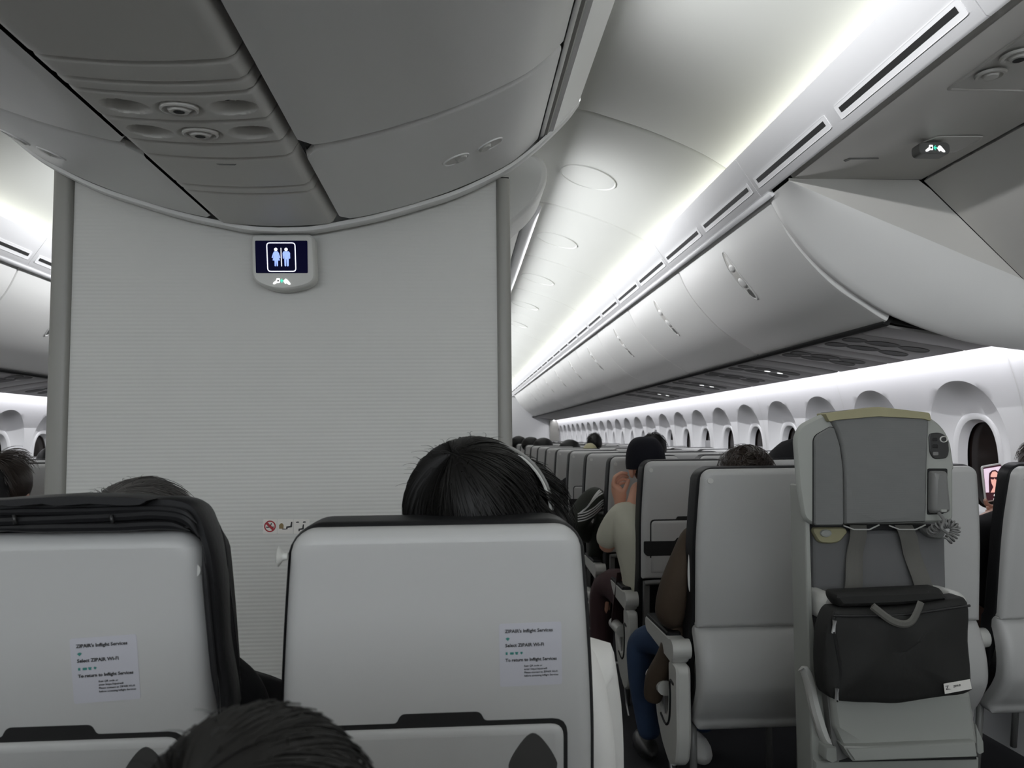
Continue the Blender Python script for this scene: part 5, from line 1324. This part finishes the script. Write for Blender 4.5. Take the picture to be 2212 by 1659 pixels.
# phone and the passenger taking a selfie
YP = 2.86
ph = thing('smartphone', 'smartphone in pale case showing a selfie picture, held between the seats', 'phone', (2.08, YP, 1.1))
def pd(o): o.location = (-2.08, -YP, -1.1); return o
def pq(P): return tr(P, YP)
case = roundpoly(pq([(2121, 1007), (2163, 1000), (2172, 1078), (2130, 1085)]), 0.010, 4)
pd(MB().pillow(case, XZ(YP+0.01), [(0.001, 0), (0, 0.002), (0, 0.010), (0.001, 0.011)]).build('case', 'whitepl', ph))
face_ = roundpoly(pq([(2123, 1010), (2162, 1003), (2169, 1076), (2131, 1082)]), 0.007, 4)
pd(MB().prism(face_, XZ(YP-0.0008), 0, 0.0006).build('bezel', 'phonedk', ph, 0))
fq = XZ(YP-0.0015)
pic = pd(MB().prism(pq([(2124, 1013), (2161, 1007), (2166, 1062), (2129, 1064)]), fq, 0, 0.0004).build('picture', 'phonebg', ph, 0))
def inpic(nm, P, m, d): MB().prism(pq(P), XZ(YP-0.0019-d), 0, 0.0003).build(nm, m, pic, 0)
inpic('picture_hair', [(2136, 1064), (2135, 1040), (2136, 1022), (2142, 1016), (2150, 1015), (2157, 1020), (2161, 1040), (2164, 1062)], 'phonedk', 0)
c = at(2147, 1033, Y=YP); 
inpic('picture_face', [(2139, 1026), (2143, 1019), (2149, 1018), (2154, 1022), (2156, 1034), (2153, 1045), (2151, 1052), (2156, 1063), (2139, 1064), (2145, 1052), (2141, 1044), (2139, 1034)], 'phoneface', 0.0004)
inpic('picture_glasses', [(2137, 1030), (2147, 1031), (2157, 1029), (2157, 1034), (2150, 1036), (2147, 1033), (2145, 1036), (2139, 1035)], 'phonedk', 0.0008)
for x, y, r_ in ((2149, 1070, 0.0052), (2146, 1078, 0.0016), (2153, 1077, 0.0016)):
    c = at(x, y, Y=YP); pd(MB().prism(ellipse(r_*2, r_*2, c.x, c.z, 16), XZ(YP-0.0015), 0, 0.0004).build('camera_button', 'signlit', ph, 0))
t = seated('person with reddish brown hair at the right edge holding up a phone', at(2248, 985, Y=2.76).x, 2.76, at(2225, 952, Y=2.76).z, 'hairbr', 'blackcloth', lean=0.19, n=150, seed=41, hair_r=(0.075, 0.09, 0.09))
o_ = t.location.copy()
def hp2(x, y, Y=YP+0.02): return tuple(at(x, y, Y=Y)-o_)
V = [(*hp2(2190, 1190, 2.9), 0.030), (*hp2(2162, 1120, 2.89), 0.024), (*hp2(2150, 1098, 2.88), 0.024)]
E_ = [(0, 1), (1, 2)]
def fng(P, r0=0.008, r1=0.006):
    b = len(V)
    for i, p in enumerate(P): V.append((*p, r0+(r1-r0)*i/(len(P)-1)))
    E_.append((2, b))
    for i in range(len(P)-1): E_.append((b+i, b+i+1))
fng([hp2(2140, 1096, 2.875), hp2(2130, 1088, 2.86), hp2(2128, 1078, 2.845)], 0.010, 0.0075)
fng([hp2(2160, 1090, 2.885), hp2(2170, 1080, 2.875), hp2(2172, 1070, 2.852)])
fng([hp2(2158, 1096, 2.89), hp2(2170, 1088, 2.88), hp2(2174, 1080, 2.856)])
fng([hp2(2146, 1104, 2.87), hp2(2136, 1100, 2.86), hp2(2132, 1094, 2.85)])
fng([hp2(2140, 1106, 2.875), hp2(2134, 1108, 2.865), hp2(2131, 1102, 2.852)], 0.0075, 0.006)
skinned('forearm', V, E_, 'skin2', t, 2)
bl = MB().ell(tuple(at(2136, 1124, Y=2.95)), (0.022, 0.03, 0.022), 14, 10, lambda d: 1+0.3*noise.noise(d*3)).build('cloth_pouch', 'blue')
tag(bl, 'small crumpled blue cloth below the raised phone', 'pouch')

# others further off
seated('person in black hood behind the left edge of the attendant seat', at(1722, 1030, Y=3.5).x, 3.5, at(1716, 948, Y=3.5).z, 'blackcloth', 'blackcloth', hair_r=(0.150, 0.13, 0.14), n=0, seed=2)
seated('person with black hair just beyond the capped passenger, skin showing at right', at(1412, 960, Y=5.05).x, 5.05, at(1412, 937, Y=5.05).z, 'hair', 'blackcloth', hair_r=(0.085, 0.1, 0.1), n=120, seed=3)
p_ = seated('person with black hair tied in a bun, above seats near the far windows', at(1284, 956, Y=7.32).x, 7.32, at(1284, 937, Y=7.32).z, 'hair', 'blackcloth', hair_r=(0.075, 0.09, 0.09), n=60, seed=4)
MB().ell((-0.03, 0, p_.children[0].bound_box[1][2]+0.0), (0.025, 0.025, 0.025), 12, 8).build('hair_bun', 'hair', p_)
for k_, (x, y, Y, hm, lb) in enumerate([(1120, 942, 11.12, 'hair', 'person with black hair seen far off just right of the partition post'), (1146, 944, 9.60, 'hair', 'person with black hair, second head right of the partition post'),
        (1173, 946, 8.84, 'hair', 'person with black hair, third head right of the partition post'), (1230, 950, 8.08, 'hair', 'person with black hair, fourth head right of the partition post'),
        (1274, 958, 6.56, 'yellow', 'person with blond hair barely above the seat tops beyond the capped passenger')]):
    p = at(x, y, Y=Y); seated(lb, p.x, Y, p.z, hm, 'blackcloth', n=0, seed=50+k_, hair_r=(0.12, 0.10, 0.1) if k_ < 4 else (0.07, 0.09, 0.09))
seated('person with dark tousled hair leaning into the left aisle beside the partition post', at(22, 1040, Y=3.45).x, 3.45, at(30, 985, Y=3.45).z, 'hairbr', 'blackcloth', n=500, seed=61, wild=0.03, fly=40, hair_r=(0.088, 0.1, 0.12))
seated('person with black hair by the left windows next to the partition post', at(112, 990, Y=5.0).x, 5.0, at(110, 966, Y=5.0).z, 'hair', 'blackcloth', n=0, seed=62)
t = seated('person in black clothes whose arm leans into the aisle three rows beyond the cap', 0.98, 5.85, 1.13, 'hair', 'blackcloth', n=0, seed=63)
skinned('sleeve', [(-0.12, 0, 0.52, 0.07), (-0.22, -0.05, 0.40, 0.075), (-0.28, -0.05, 0.28, 0.07), (-0.24, 0.05, 0.14, 0.06)], [(0, 1), (1, 2), (2, 3)], 'blackcloth', t, 1)
